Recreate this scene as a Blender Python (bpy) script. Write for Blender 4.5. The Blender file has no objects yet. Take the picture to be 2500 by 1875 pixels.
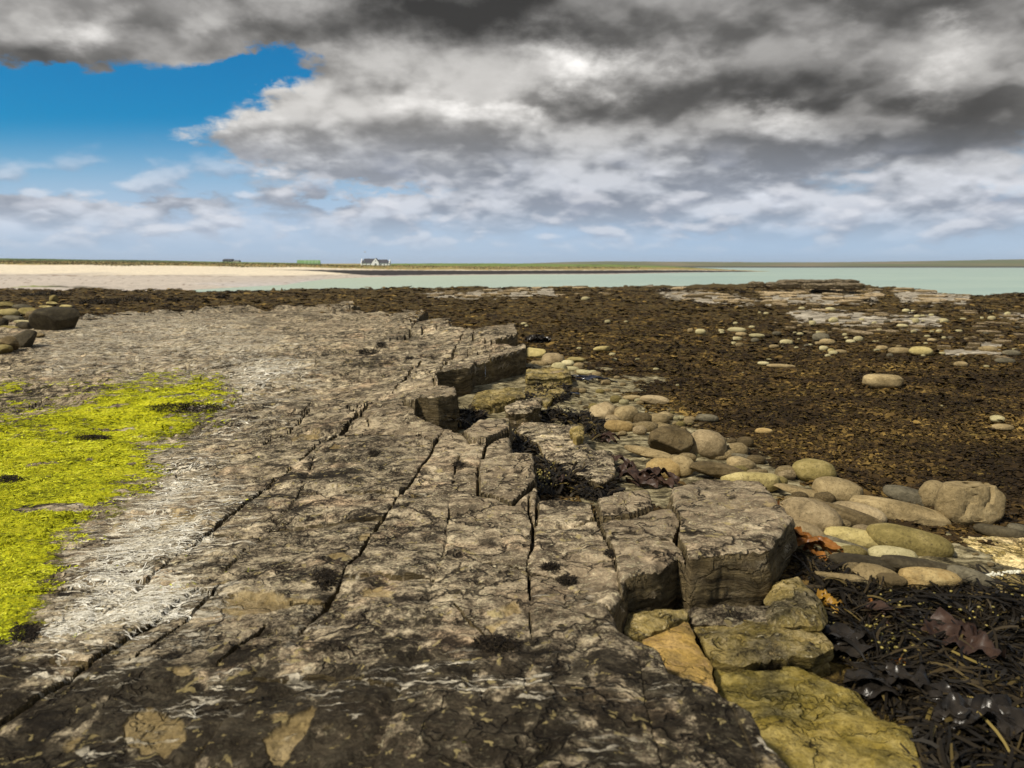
import bpy, bmesh, math, random
import numpy as np
from mathutils import Vector, Matrix

random.seed(7)
rng = np.random.default_rng(7)
scene = bpy.context.scene
COL = scene.collection

# ------------------------------------------------------------------ camera
W0, H0 = 2500.0, 1875.0            # size of the photograph
F = 1878.0                         # focal length in photograph pixels
CAMZ = 1.5
PITCH = math.radians(8.75)
cam_d = bpy.data.cameras.new("camera")
cam = bpy.data.objects.new("camera", cam_d)
COL.objects.link(cam)
cam.location = (0, 0, CAMZ)
cam.rotation_euler = (math.pi / 2 - PITCH, 0, 0)
cam_d.sensor_width = 36.0
cam_d.lens = F / W0 * 36.0
cam_d.clip_start = 0.05
cam_d.clip_end = 30000
cam_d.dof.use_dof = True
cam_d.dof.focus_distance = 6.5
cam_d.dof.aperture_fstop = 2.5
scene.camera = cam

CP, SP = math.cos(PITCH), math.sin(PITCH)


def pdir(px, py):
    """direction through a pixel of the photograph"""
    a = (px - W0 / 2) / F
    b = (H0 / 2 - py) / F
    return a, CP + b * SP, -SP + b * CP


def G(px, py, z=0.0):
    """pixel -> point at height z"""
    dx, dy, dz = pdir(px, py)
    t = (z - CAMZ) / dz
    return np.array([dx * t, dy * t, z])


def Gv(px, py, z):
    """the same for arrays, as rows"""
    dx, dy, dz = pdir(np.asarray(px, float), np.asarray(py, float))
    t = (z - CAMZ) / dz
    return np.stack([dx * t, dy * t, z + 0 * t], -1)


def proj(x, y, z):
    """world -> photograph pixel (used to author masks of surface growth)"""
    zc = y * CP - (z - CAMZ) * SP
    yc = y * SP + (z - CAMZ) * CP
    return W0 / 2 + F * x / zc, H0 / 2 - F * yc / zc


# ------------------------------------------------------------------ world, sun, exposure
SUN_AZ, SUN_EL = math.radians(-124), math.radians(48)   # high on the left
world = bpy.data.worlds.new("World")
scene.world = world
world.use_nodes = True


class NT:
    """small helper to write node trees"""
    def __init__(self, tree):
        self.t = tree
        self.n = tree.nodes
        self.l = tree.links
        self.dim = '3D'

    def add(self, kind, **kw):
        nd = self.n.new(kind)
        for k, v in kw.items():
            setattr(nd, k, v)
        return nd

    def put(self, sock, v):
        if isinstance(v, bpy.types.NodeSocket):
            self.l.new(v, sock)
        elif v is not None:
            if isinstance(v, (tuple, list)) and len(v) == 3 and sock.type == 'RGBA':
                v = (*v, 1.0)
            sock.default_value = v

    def m(self, op, a, b=None, c=None, clamp=False):
        nd = self.add('ShaderNodeMath', operation=op, use_clamp=clamp)
        self.put(nd.inputs[0], a)
        if b is not None:
            self.put(nd.inputs[1], b)
        if c is not None:
            self.put(nd.inputs[2], c)
        return nd.outputs[0]

    def sm(self, v, lo, hi, a=0.0, b=1.0):
        nd = self.add('ShaderNodeMapRange', interpolation_type='SMOOTHSTEP')
        self.put(nd.inputs[0], v)
        for i, q in enumerate((lo, hi, a, b)):
            self.put(nd.inputs[1 + i], q)
        return nd.outputs[0]

    def vm(self, op, a, b=None, scale=None):
        nd = self.add('ShaderNodeVectorMath', operation=op)
        self.put(nd.inputs[0], a)
        if b is not None:
            self.put(nd.inputs[1], b)
        if scale is not None:
            self.put(nd.inputs['Scale'], scale)
        return nd.outputs['Value'] if op in ('DOT_PRODUCT', 'LENGTH') else nd.outputs[0]

    def noise(self, vec, scale=1.0, detail=4.0, rough=0.55, dist=0.0, color=False, w=None):
        nd = self.add('ShaderNodeTexNoise', noise_dimensions=self.dim)
        if w is not None:
            nd.noise_dimensions = '4D'
            nd.inputs['W'].default_value = w
        self.put(nd.inputs['Vector'], vec)
        nd.inputs['Scale'].default_value = scale
        nd.inputs['Detail'].default_value = detail
        nd.inputs['Roughness'].default_value = rough
        nd.inputs['Distortion'].default_value = dist
        return nd.outputs['Color' if color else 'Fac']

    def vor(self, vec, scale=1.0, feature='F1', out='Distance', rnd=1.0):
        nd = self.add('ShaderNodeTexVoronoi', feature=feature)
        self.put(nd.inputs['Vector'], vec)
        nd.inputs['Scale'].default_value = scale
        nd.inputs['Randomness'].default_value = rnd
        return nd.outputs[out]

    def map(self, vec, scale=(1, 1, 1), rot=(0, 0, 0), loc=(0, 0, 0)):
        nd = self.add('ShaderNodeMapping')
        self.put(nd.inputs['Vector'], vec)
        nd.inputs['Scale'].default_value = scale
        nd.inputs['Rotation'].default_value = rot
        nd.inputs['Location'].default_value = loc
        return nd.outputs[0]

    def mix(self, f, a, b, blend='MIX'):
        nd = self.add('ShaderNodeMix', data_type='RGBA', blend_type=blend)
        self.put(nd.inputs[0], f)
        self.put(nd.inputs[6], a)
        self.put(nd.inputs[7], b)
        return nd.outputs[2]

    def ramp(self, f, stops, interp='LINEAR'):
        nd = self.add('ShaderNodeValToRGB')
        nd.color_ramp.interpolation = interp
        el = nd.color_ramp.elements
        while len(el) < len(stops):
            el.new(0.5)
        for e, (p, c) in zip(el, stops):
            e.position = p
            e.color = (*c, 1.0) if len(c) == 3 else c
        self.put(nd.inputs[0], f)
        return nd.outputs[0]

    def bump(self, h, strength=0.5, dist=0.01, normal=None):
        nd = self.add('ShaderNodeBump')
        nd.inputs['Strength'].default_value = strength
        nd.inputs['Distance'].default_value = dist
        self.put(nd.inputs['Height'], h)
        if normal is not None:
            self.put(nd.inputs['Normal'], normal)
        return nd.outputs[0]


def build_world():
    N = NT(world.node_tree)
    N.dim = '2D'
    N.n.clear()
    out = N.add('ShaderNodeOutputWorld')
    bg = N.add('ShaderNodeBackground')
    bg.inputs['Strength'].default_value = 0.1
    N.l.new(bg.outputs[0], out.inputs[0])
    sky = N.add('ShaderNodeTexSky', sky_type='NISHITA')
    sky.sun_disc = False
    sky.sun_elevation = SUN_EL
    sky.sun_rotation = SUN_AZ
    sky.air_density = 1.0
    sky.dust_density = 0.6
    sky.ozone_density = 2.5
    tc = N.add('ShaderNodeTexCoord')
    d = N.vm('NORMALIZE', tc.outputs['Generated'])
    sp = N.add('ShaderNodeSeparateXYZ')
    N.l.new(d, sp.inputs[0])
    x, y, z = sp.outputs
    zc = N.m('MAXIMUM', z, 0.0)
    inv = N.m('DIVIDE', 1.0, N.m('ADD', zc, 0.36))
    P = N.vm('SCALE', d, scale=inv)
    front = N.sm(y, 0.15, 0.45)
    ys = N.m('MAXIMUM', y, 0.15)
    u = N.m('DIVIDE', x, ys)
    v = N.m('DIVIDE', z, ys)

    def gsum(items, warp=None):
        tot = None
        for px, py, sx, sy, amp in items:
            a, b, c = pdir(px, py)
            u0, v0 = a / b, c / b
            du = N.m('MULTIPLY', N.m('SUBTRACT', U, u0), F / sx)
            dv = N.m('MULTIPLY', N.m('SUBTRACT', V, v0), F / sy)
            r2 = N.m('ADD', N.m('MULTIPLY', du, du), N.m('MULTIPLY', dv, dv))
            g = N.m('MULTIPLY', N.m('EXPONENT', N.m('MULTIPLY', r2, -1.0)), amp)
            tot = g if tot is None else N.m('ADD', tot, g)
        return N.m('MULTIPLY', tot, front)

    # edges of the cloud layout are torn by a warp
    wn = N.noise(P, 4.2, 6, 0.62, 0.0, color=True)
    ws = N.add('ShaderNodeSeparateColor')
    N.l.new(wn, ws.inputs[0])
    U = N.m('ADD', u, N.m('MULTIPLY', N.m('SUBTRACT', ws.outputs[0], 0.5), 0.22))
    V = N.m('ADD', v, N.m('MULTIPLY', N.m('SUBTRACT', ws.outputs[1], 0.5), 0.11))
    bias = gsum([(150, 275, 500, 115, -0.62), (610, 165, 120, 60, -0.55), (-250, 300, 300, 110, -0.5), (280, 405, 300, 48, -0.46),
                 (900, 470, 260, 20, -0.2), (2020, 412, 150, 18, -0.02), (2420, 470, 100, 20, -0.15), (1630, 125, 70, 14, -0.25), (960, 372, 60, 14, -0.25),
                 (1350, 200, 800, 150, 0.30), (2100, 220, 600, 160, 0.34), (600, 30, 800, 60, 0.30),
                 (150, 110, 260, 55, 0.25), (2400, 20, 300, 80, .3), (760, 340, 260, 75, 0.26), (1200, 360, 500, 80, 0.22), (200, 520, 330, 26, 0.20), (1000, 500, 600, 40, .10), (1700, 450, 300, 40, .12)])
    low = N.sm(v, 0.19, 0.05)            # haze bank near the horizon
    wq = N.vm('SCALE', N.vm('SUBTRACT', N.noise(P, 6.0, 4, .55, color=True), (.5, .5, .5)), scale=.16)

    def billow(vec):
        vo = N.add('ShaderNodeTexVoronoi', feature='SMOOTH_F1', normalize=True, voronoi_dimensions='2D')
        N.put(vo.inputs['Vector'], N.vm('ADD', vec, wq))
        vo.inputs['Scale'].default_value = 5.0
        vo.inputs['Detail'].default_value = 2.0
        vo.inputs['Roughness'].default_value = 0.5
        vo.inputs['Lacunarity'].default_value = 2.2
        vo.inputs['Smoothness'].default_value = 0.7
        return N.m('SUBTRACT', 1.0, vo.outputs['Distance'])
    PA = N.map(P, loc=(3.1, 1.7, 0.0))
    PB_ = N.map(P, loc=(3.1, 1.7, 0.0), scale=(.962, .962, .962))
    n1 = N.m('ADD', N.m('MULTIPLY', N.noise(PA, 2.7, 6, 0.5, 0.0), .72), N.m('MULTIPLY', billow(PA), .28))
    # the same field a little higher up: the difference shades the puffs from above
    n1s = N.m('ADD', N.m('MULTIPLY', N.noise(PB_, 2.7, 4, 0.45, 0.0), .72), N.m('MULTIPLY', billow(PB_), .28))
    dens = N.m('ADD', N.m('ADD', n1, bias), -0.46)
    cover = N.sm(dens, -0.07, 0.13)
    thick = N.sm(dens, 0.02, 0.42)
    lit = N.sm(N.m('SUBTRACT', n1, n1s), -0.07, 0.11)
    dark = gsum([(1230, 30, 340, 80, 0.95), (1890, 215, 380, 105, 0.75), (2400, 300, 300, 110, 0.60), (2200, 20, 420, 70, 0.65), (120, 130, 250, 70, 0.75),
                 (660, 90, 240, 60, 0.45), (1480, 270, 200, 45, 0.40), (800, 30, 300, 60, 0.45), (2330, 390, 200, 30, 0.35), (1900, 415, 120, 25, 0.25), (600, 500, 3000, 20, 0.0)])
    bright = gsum([(1430, 165, 125, 55, 0.9), (1300, 275, 60, 28, 0.7), (2350, 95, 70, 36, 0.55), (2275, 180, 60, 70, 0.6), (1900, 300, 90, 25, 0.45),
                   (1000, 320, 450, 110, .22), (215, 45, 100, 50, 0.55), (530, 25, 150, 30, 0.30), (700, 385, 130, 40, 0.5), (620, 295, 60, 30, 0.4), (1120, 265, 170, 30, 0.45), (2000, 45, 70, 30, 0.35), (1820, 455, 100, 30, 0.4),
                   (620, 545, 90, 22, 0.35), (470, 520, 70, 22, 0.35), (80, 530, 160, 35, 0.25), (2080, 435, 60, 20, 0.35), (2350, 475, 80, 25, 0.3), (2450, 400, 90, 25, 0.4)])
    # greys of the cloud body
    val = N.m('ADD', N.m('MULTIPLY', lit, 0.36), 0.20)
    val = N.m('SUBTRACT', val, N.m('MULTIPLY', thick, 0.05))
    val = N.m('MULTIPLY', val, N.m('SUBTRACT', 1.0, N.m('MULTIPLY', N.m('MINIMUM', dark, 1.0), 0.82)))
    fine = N.sm(N.noise(N.map(P, loc=(7, 2, 1)), 6.0, 6, 0.55), 0.32, 0.7)
    val = N.m('ADD', val, N.m('MULTIPLY', N.m('MULTIPLY', bright, N.m('ADD', .25, fine)), 0.55))
    val = N.m('MULTIPLY', N.m('MAXIMUM', val, 0.04), 9.0)
    tint = N.mix(N.sm(v, 0.03, 0.2), (0.92, 0.985, 1.12), (1.01, 0.98, 0.94))
    cc = N.add('ShaderNodeCombineColor')
    for i in range(3):
        N.l.new(val, cc.inputs[i])
    cloud = N.mix(1.0, cc.outputs[0], tint, 'MULTIPLY')
    # clear sky: deep blue aloft, paler low down (as the sky texture gives it, a little deeper)
    clear = N.mix(1.0, sky.outputs[0], (0.06, 0.52, 0.76), 'MULTIPLY')
    # low small puffs seen through the horizon haze
    hazec = N.mix(N.noise(N.map(P, scale=(0.5, 0.5, 0.5)), 1.0, 3), (3.3, 4.3, 5.9), (4.3, 5.0, 6.1))
    n2 = N.noise(N.map(P, loc=(9.3, 5.2, 2.0)), 6.5, 6, 0.46, 0.0)
    n2s = N.noise(N.map(P, loc=(9.3, 5.2, 2.0), scale=(.98, .98, .98)), 6.5, 4, 0.45, 0.0)
    puff = N.m('MULTIPLY', N.sm(n2, 0.47, 0.66), N.sm(v, 0.006, 0.05))
    puffc = N.mix(N.sm(N.m('SUBTRACT', n2, n2s), -0.14, 0.18), (2.7, 3.0, 3.7), (6.0, 6.1, 6.5))
    back = N.mix(N.m('MULTIPLY', low, 0.9), clear, hazec)
    cloud = N.mix(N.m('MULTIPLY', low, 0.55), cloud, N.mix(lit, (3.0, 3.5, 4.4), (5.6, 5.9, 6.5)))
    c = N.mix(N.m('MULTIPLY', cover, N.sm(v, 0.015, 0.08)), back, cloud)
    c = N.mix(N.m('MULTIPLY', N.m('MULTIPLY', puff, 0.6), N.sm(v, 0.17, 0.09)), c, puffc)
    N.l.new(c, bg.inputs['Color'])


build_world()
sun_d = bpy.data.lights.new("sun", 'SUN')
sun_d.energy = 3.9
sun_d.angle = math.radians(6)
sun_d.color = (1.0, 0.92, 0.78)
sun = bpy.data.objects.new("sun", sun_d)
COL.objects.link(sun)
sdir = Vector((math.sin(SUN_AZ) * math.cos(SUN_EL), math.cos(SUN_AZ) * math.cos(SUN_EL), math.sin(SUN_EL)))
sun.rotation_euler = sdir.to_track_quat('Z', 'Y').to_euler()
sun.location = (-30, -10, 40)

scene.view_settings.view_transform = 'Standard'
scene.view_settings.look = 'None'
scene.view_settings.exposure = 0.38
scene.view_settings.gamma = 1.0
world.cycles.sampling_method = 'MANUAL'
world.cycles.sample_map_resolution = 512
scene.cycles.max_bounces = 5
scene.cycles.diffuse_bounces = 2
scene.cycles.glossy_bounces = 2
scene.cycles.transmission_bounces = 2
scene.cycles.volume_bounces = 0


# ------------------------------------------------------------------ numpy noise
def _h(ix, iy, seed):
    n = (ix.astype(np.int64) * 374761393 + iy.astype(np.int64) * 668265263 + seed * 974634777) & 0xFFFFFFFF
    n = ((n ^ (n >> 13)) * 1274126177) & 0xFFFFFFFF
    return (n ^ (n >> 16)) & 0xFFFF


def pn(x, y, seed=0):
    x = np.asarray(x, float)
    y = np.asarray(y, float)
    x, y = np.broadcast_arrays(x, y)
    ix, iy = np.floor(x), np.floor(y)
    fx, fy = x - ix, y - iy
    ux = fx * fx * fx * (fx * (fx * 6 - 15) + 10)
    uy = fy * fy * fy * (fy * (fy * 6 - 15) + 10)

    def g(i, j):
        a = _h(ix + i, iy + j, seed) * (2 * math.pi / 65536.0)
        return np.cos(a) * (fx - i) + np.sin(a) * (fy - j)
    a = g(0, 0) * (1 - ux) + g(1, 0) * ux
    b = g(0, 1) * (1 - ux) + g(1, 1) * ux
    return (a * (1 - uy) + b * uy) * 1.5


def fbm(x, y, octv=4, seed=0, gain=0.5):
    s, a, f, t = 0.0, 1.0, 1.0, 0.0
    for o in range(octv):
        s = s + a * pn(np.asarray(x) * f + o * 17.3, np.asarray(y) * f - o * 9.1, seed + o)
        t += a
        a *= gain
        f *= 2.03
    return s / t


def sst(v, lo, hi):
    t = np.clip((np.asarray(v, float) - lo) / (hi - lo), 0, 1)
    return t * t * (3 - 2 * t)


def terrace(v, step, sharp=0.75):
    t = v / step
    f = np.floor(t)
    return step * (f + sst(t - f, sharp, 1.0))


def sdf_poly(x, y, pts):
    """signed distance to a polygon, positive inside"""
    x = np.asarray(x, float)
    y = np.asarray(y, float)
    pts = np.asarray(pts, float)
    d2 = np.full(x.shape, 1e18)
    ins = np.zeros(x.shape, bool)
    n = len(pts)
    for i in range(n):
        ax, ay = pts[i][:2]
        bx, by = pts[(i + 1) % n][:2]
        ex, ey = bx - ax, by - ay
        L = ex * ex + ey * ey + 1e-12
        t = np.clip(((x - ax) * ex + (y - ay) * ey) / L, 0, 1)
        d2 = np.minimum(d2, (x - ax - t * ex) ** 2 + (y - ay - t * ey) ** 2)
        if ay != by:
            c = ((ay > y) != (by > y)) & (x < (bx - ax) * (y - ay) / (by - ay) + ax)
            ins ^= c
    d = np.sqrt(d2)
    return np.where(ins, d, -d)


# ------------------------------------------------------------------ object helpers
def new_mesh(name, V, Fq, mat=None, smooth=True, sharp=None, attrs=None):
    me = bpy.data.meshes.new(name)
    V = np.asarray(V, np.float32).reshape(-1, 3)
    if isinstance(Fq, np.ndarray) and Fq.ndim == 2:
        nf, k = Fq.shape
        me.vertices.add(len(V))
        me.vertices.foreach_set('co', V.ravel())
        me.loops.add(nf * k)
        me.loops.foreach_set('vertex_index', Fq.astype(np.int32).ravel())
        me.polygons.add(nf)
        me.polygons.foreach_set('loop_start', np.arange(0, nf * k, k, dtype=np.int32))
        me.polygons.foreach_set('loop_total', np.full(nf, k, np.int32))
        me.update(calc_edges=True)
    else:
        me.from_pydata([tuple(v) for v in V], [], [tuple(int(i) for i in f) for f in Fq])
        me.update()
    if attrs:
        for k_, arr in attrs.items():
            at = me.attributes.new(k_, 'FLOAT_COLOR', 'POINT')
            arr = np.asarray(arr, np.float32)
            if arr.shape[1] == 3:
                arr = np.concatenate([arr, np.ones((len(arr), 1), np.float32)], 1)
            at.data.foreach_set('color', arr.ravel())
    if smooth:
        me.shade_smooth()
        if sharp is not None:
            me.set_sharp_from_angle(angle=math.radians(sharp))
    if mat is not None:
        me.materials.append(mat)
    return me


def obj(name, me, parent=None, loc=(0, 0, 0), rot=None, scale=None):
    o = bpy.data.objects.new(name, me)
    COL.objects.link(o)
    o.location = loc
    if rot is not None:
        o.rotation_euler = rot
    if scale is not None:
        o.scale = scale
    if parent is not None:
        o.parent = parent
    return o


def tag(o, label=None, cat=None, group=None, kind=None):
    for k, v in (('label', label), ('category', cat), ('group', group), ('kind', kind)):
        if v:
            o[k] = v
    return o


def mat_new(name):
    m = bpy.data.materials.new(name)
    m.use_nodes = True
    N = NT(m.node_tree)
    b = N.n['Principled BSDF']
    return m, N, b


def simple_mat(name, col, rough=0.8, var=0.15, scale=3.0, spec=0.3, metallic=0.0):
    m, N, b = mat_new(name)
    tc = N.add('ShaderNodeTexCoord')
    n = N.noise(tc.outputs['Object'], scale, 5, 0.6)
    c0 = tuple(c * (1 - var) for c in col)
    c1 = tuple(min(1, c * (1 + var)) for c in col)
    N.l.new(N.mix(n, c0, c1), b.inputs['Base Color'])
    b.inputs['Roughness'].default_value = rough
    b.inputs['Specular IOR Level'].default_value = spec
    b.inputs['Metallic'].default_value = metallic
    return m


def grid_faces(R, C):
    i = np.arange((R - 1) * C).reshape(R - 1, C)[:, :-1]
    return np.stack([i, i + 1, i + C + 1, i + C], -1).reshape(-1, 4)


# ================================================================== far setting
# ------------------------------------------------------------------ sea
def build_sea():
    m, N, b = mat_new("sea_water")
    tc = N.add('ShaderNodeTexCoord')
    o = tc.outputs['Object']
    n = N.noise(N.map(o, scale=(0.006, 0.02, 1)), 1.0, 4, 0.5)
    n2 = N.noise(N.map(o, scale=(0.05, 0.16, 1)), 1.0, 5, 0.6)
    c = N.mix(N.sm(n, 0.35, 0.65), (0.32, 0.43, 0.37), (0.39, 0.49, 0.41))
    c = N.mix(N.m('MULTIPLY', N.sm(n2, 0.45, 0.7), 0.5), c, (0.20, 0.33, 0.31))
    # over the sandy shallows the water is pale and greener
    sp = N.add('ShaderNodeSeparateXYZ')
    N.l.new(o, sp.inputs[0])
    dist = N.m('ADD', N.m('MULTIPLY', sp.outputs[0], 1.0), N.m('MULTIPLY', N.m('SUBTRACT', sp.outputs[1], 120.0), -0.12))
    shal = N.sm(N.m('ADD', dist, N.m('MULTIPLY', n, 30.0)), 55.0, -35.0)
    c = N.mix(N.m('MULTIPLY', shal, 0.75), c, (0.42, 0.48, 0.34))
    N.l.new(c, b.inputs['Base Color'])
    b.inputs['Roughness'].default_value = 0.32
    b.inputs['Specular IOR Level'].default_value = 0.22
    w = N.noise(N.map(o, scale=(0.5, 1.2, 1)), 1.0, 6, 0.62)
    N.l.new(N.bump(w, 0.9, 0.4), b.inputs['Normal'])
    V = []
    for y in (40, 400, 2000, 9000):
        for x in (-9000, -2000, -300, 300, 2000, 9000):
            V.append((x, y, -2.0))
    me = new_mesh("sea", V, grid_faces(4, 6), m)
    tag(obj("sea", me), kind='structure')


build_sea()

# ------------------------------------------------------------------ land beyond the bay
LCOL = [-1900, 0, 350, 700, 800, 900, 1000, 1200, 1500, 1650, 1800, 1960, 2100]
LPROF = np.array([
    [(88, -2.1), (130, -1.6), (270, 1.3), (284, 2.7), (600, 7.0), (1500, 12)],
    [(88, -2.1), (130, -1.6), (270, 1.3), (284, 2.7), (600, 7.0), (1500, 12)],
    [(88, -2.1), (130, -1.75), (285, 1.1), (298, 2.4), (600, 5.6), (1500, 8)],
    [(88, -2.35), (140, -2.02), (320, .1), (334, 1.9), (600, 3.6), (1500, 5.0)],
    [(88, -3), (199, -2.02), (325, -.1), (338, 1.4), (600, 2.9), (1500, 4.8)],
    [(88, -4), (235, -2.02), (330, -.3), (345, 1.15), (600, 2.8), (1500, 4.8)],
    [(88, -5), (268, -2.02), (335, -.4), (350, 1.0), (600, 3.0), (1500, 5)],
    [(88, -5), (297, -2.02), (335, -.5), (350, .5), (600, 3.2), (1500, 5)],
    [(88, -5), (325, -2.02), (370, -.6), (390, .4), (600, 2.2), (1500, 2.5)],
    [(88, -5), (380, -2.02), (420, -.8), (450, 0.2), (600, .6), (1500, -3)],
    [(88, -5), (430, -2.05), (460, -1.5), (480, -1.2), (520, -2.3), (1500, -4)],
    [(88, -5), (450, -3.0), (470, -3.0), (490, -3.0), (520, -3.3), (1500, -5)],
    [(88, -6), (450, -5.0), (470, -5.0), (490, -5.0), (520, -5.3), (1500, -6)]], float)


def land_params(px):
    k = np.stack([np.stack([np.interp(px, LCOL, LPROF[:, j, q]) for q in range(2)], -1) for j in range(6)], -2)
    return k            # (...,6,2)


def build_land():
    cols = np.concatenate([np.linspace(-1900, -40, 60), np.arange(-30, 2110, 5.0)])
    d = np.concatenate([np.linspace(88, 250, 50), np.linspace(252, 400, 90), np.linspace(405, 620, 40), np.geomspace(640, 1500, 14)])
    PX, D = np.meshgrid(cols, d)
    X = (PX - 1250) / F * D
    K = land_params(cols)
    Z = np.empty_like(X)
    T = np.empty_like(X)
    for j in range(len(cols)):
        kd = K[j, :, 0].copy()
        Dj = D[:, j] + 9 * fbm(X[:, j] * 0.03, D[:, j] * 0.03, 3, 3) * sst(D[:, j], 240, 270)
        Z[:, j] = np.interp(Dj, kd, K[j, :, 1])
        T[:, j] = np.interp(Dj, kd, np.arange(6))
    dune = sst(T, 2.5, 3.0) * sst(T, 4.6, 3.3)
    Z += dune * (0.5 * fbm(X * 0.12, D * 0.12, 3, 5) + 0.35 * fbm(X * 0.5, D * 0.5, 2, 6))
    Z += sst(T, 3.2, 4.0) * 0.35 * fbm(X * 0.02, D * 0.01, 3, 8)
    Z += 0.05 * fbm(X * 0.08, D * 0.05, 3, 15) * sst(T, 0.8, 0.2)
    # colours of what covers the ground: damp sand, dry sand, dune grass, field, dark shore rock
    nA = fbm(X * 0.06, D * 0.03, 4, 21)
    nB = fbm(X * 0.5, D * 0.25, 3, 22)
    damp = np.array([.47, .41, .345]); dry = np.array([.70, .61, .46]); grass = np.array([.23, .20, .07])
    tuft = np.array([.36, .25, .09]); field = np.array([.15, .20, .045]); dfield = np.array([.06, .085, .024]); rock = np.array([.03, .024, .021])

    def mixc(a, b, t):
        return a + (b - a) * t[..., None]
    C = np.broadcast_to(damp, X.shape + (3,)).copy()
    C *= (1 + 0.10 * nA)[..., None]
    # drift lines and pools on the sand
    C = mixc(C, np.array([.42, .44, .52]), sst(fbm(X * .03, D * .012, 3, 31), 0.12, 0.3) * sst(T, 1.3, 0.6) * 0.7)
    C = mixc(C, np.array([.16, .11, .075]), sst(fbm(X * .9, D * .25, 3, 32), 0.38, 0.46) * sst(T, 2.0, 1.0) * .8)
    C = mixc(C, dry, sst(T + .18 * nA, 1.30, 1.50))
    C = mixc(C, np.array([.2, .14, .09]), sst(np.abs(T + .07 * nA - 1.33), .03, .01) * sst(nB, -.1, .2) * 0.8)
    rk = sst(PX + 60 * nB, 640, 760) * sst(T + .05 * nB, 1.10 + 0.72 * sst(PX, 960, 720), 1.16 + 0.72 * sst(PX, 960, 720)) * sst(T + .10 * nB, 1.98, 1.90)
    # dark weedy patch on the sand to the left
    patch = sst(sdf_poly(PX, D, [(20, 118), (330, 117), (240, 123), (120, 126), (60, 122)]) + 6 * nB, -2, 4)
    C = mixc(C, mixc(np.broadcast_to(np.array([.05, .045, .02]), C.shape), np.array([.2, .24, .03]), sst(PX, 170, 60)), patch)
    C = mixc(C, rock, np.clip(rk, 0, 1))
    C = mixc(C, np.array([.5, .43, .33]), sst(np.abs(T + .04 * nB - 2.02), .07, .03) * sst(PX, 700, 900) * (1 - .75 * sst(PX, 900, 1100)))
    g_ = .32 * sst(PX, 780, 1000)
    g = sst(T + 0.13 * nB + 0.15 * nA, 2.35 - g_, 2.52 - g_)
    C = mixc(C, mixc(np.broadcast_to(grass, C.shape), tuft, sst(nB, -0.1, 0.3)), g)
    fld = sst(T + 0.12 * nA, 3.06, 3.3)
    C = mixc(C, mixc(np.broadcast_to(field, C.shape), dfield, sst(nA + 0.6 * sst(PX, 700, 300), 0.1, 0.5)), fld)
    C = mixc(C, np.array([.34, .27, .13]), sst(sdf_poly(PX, D, [(760, 430), (900, 430), (930, 620), (800, 640)]), 0, 12) * .9)
    C = mixc(C, np.array([.34, .28, .13]), sst(sdf_poly(PX, D, [(1005, 455), (1045, 450), (1048, 475), (1010, 480)]), 0, 5) * .9)
    m, N, b = mat_new("far_land")
    at = N.add('ShaderNodeAttribute', attribute_name='cov')
    tc = N.add('ShaderNodeTexCoord')
    nn = N.noise(N.map(tc.outputs['Object'], scale=(1.0, 0.35, 2.0)), 1.3, 5, 0.65)
    N.l.new(N.mix(1.0, at.outputs['Color'], N.ramp(nn, [(0.25, (.62, .62, .62)), (0.75, (1.3, 1.3, 1.3))]), 'MULTIPLY'), b.inputs['Base Color'])
    b.inputs['Roughness'].default_value = 0.9
    b.inputs['Specular IOR Level'].default_value = 0.15
    V = np.stack([X, D, Z], -1)
    me = new_mesh("land", V, grid_faces(*X.shape), m, attrs={'cov': C.reshape(-1, 3)})
    tag(obj("beach_and_fields", me), kind='structure')
    return cols, d, Z


LC, LD, LZ = build_land()


def land_z(px, d):
    j = np.clip(np.searchsorted(LC, px), 1, len(LC) - 1)
    return float(np.interp(d, LD, LZ[:, j]))


def build_dune_grass():
    """marram on the dune crest, uncountable"""
    P = []
    for _ in range(16000):
        px = rng.uniform(-120, 1560)
        K = land_params(np.array(px))
        t = abs(rng.normal(0, 0.30))
        d = K[3, 0] - 7 + t * 60
        if px > 900 and rng.random() < 0.5:
            continue
        P.append(((px - 1250) / F * d, d, land_z(px, d) - 0.05))
    P = np.array(P)
    n = len(P)
    h = rng.uniform(0.2, 0.75, n) * (0.6 + 0.5 * fbm(P[:, 0] * .1, P[:, 1] * .1, 2, 4) + .3)
    w = rng.uniform(0.25, 0.7, n)
    a = rng.uniform(0, math.pi, n)
    lean = rng.normal(0, 0.25, n)
    dx, dy = np.cos(a) * w / 2, np.sin(a) * w / 2
    V = np.stack([np.stack([P[:, 0] - dx, P[:, 1] - dy, P[:, 2]], -1), np.stack([P[:, 0] + dx, P[:, 1] + dy, P[:, 2]], -1),
                  np.stack([P[:, 0] + lean, P[:, 1], P[:, 2] + h], -1)], 1).reshape(-1, 3)
    m, N, b = mat_new("dune_grass")
    g = N.add('ShaderNodeNewGeometry')
    N.l.new(N.ramp(g.outputs['Random Per Island'], [(0, (.07, .075, .02)), (.5, (.16, .13, .05)), (1, (.27, .19, .08))]), b.inputs['Base Color'])
    b.inputs['Roughness'].default_value = 0.9
    me = new_mesh("dune_grass", V, np.arange(n * 3).reshape(-1, 3), m, smooth=False)
    tag(obj("dune_grass", me), "dry brown marram grass along the crest of the dunes", "grass", kind='stuff')


build_dune_grass()


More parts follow.
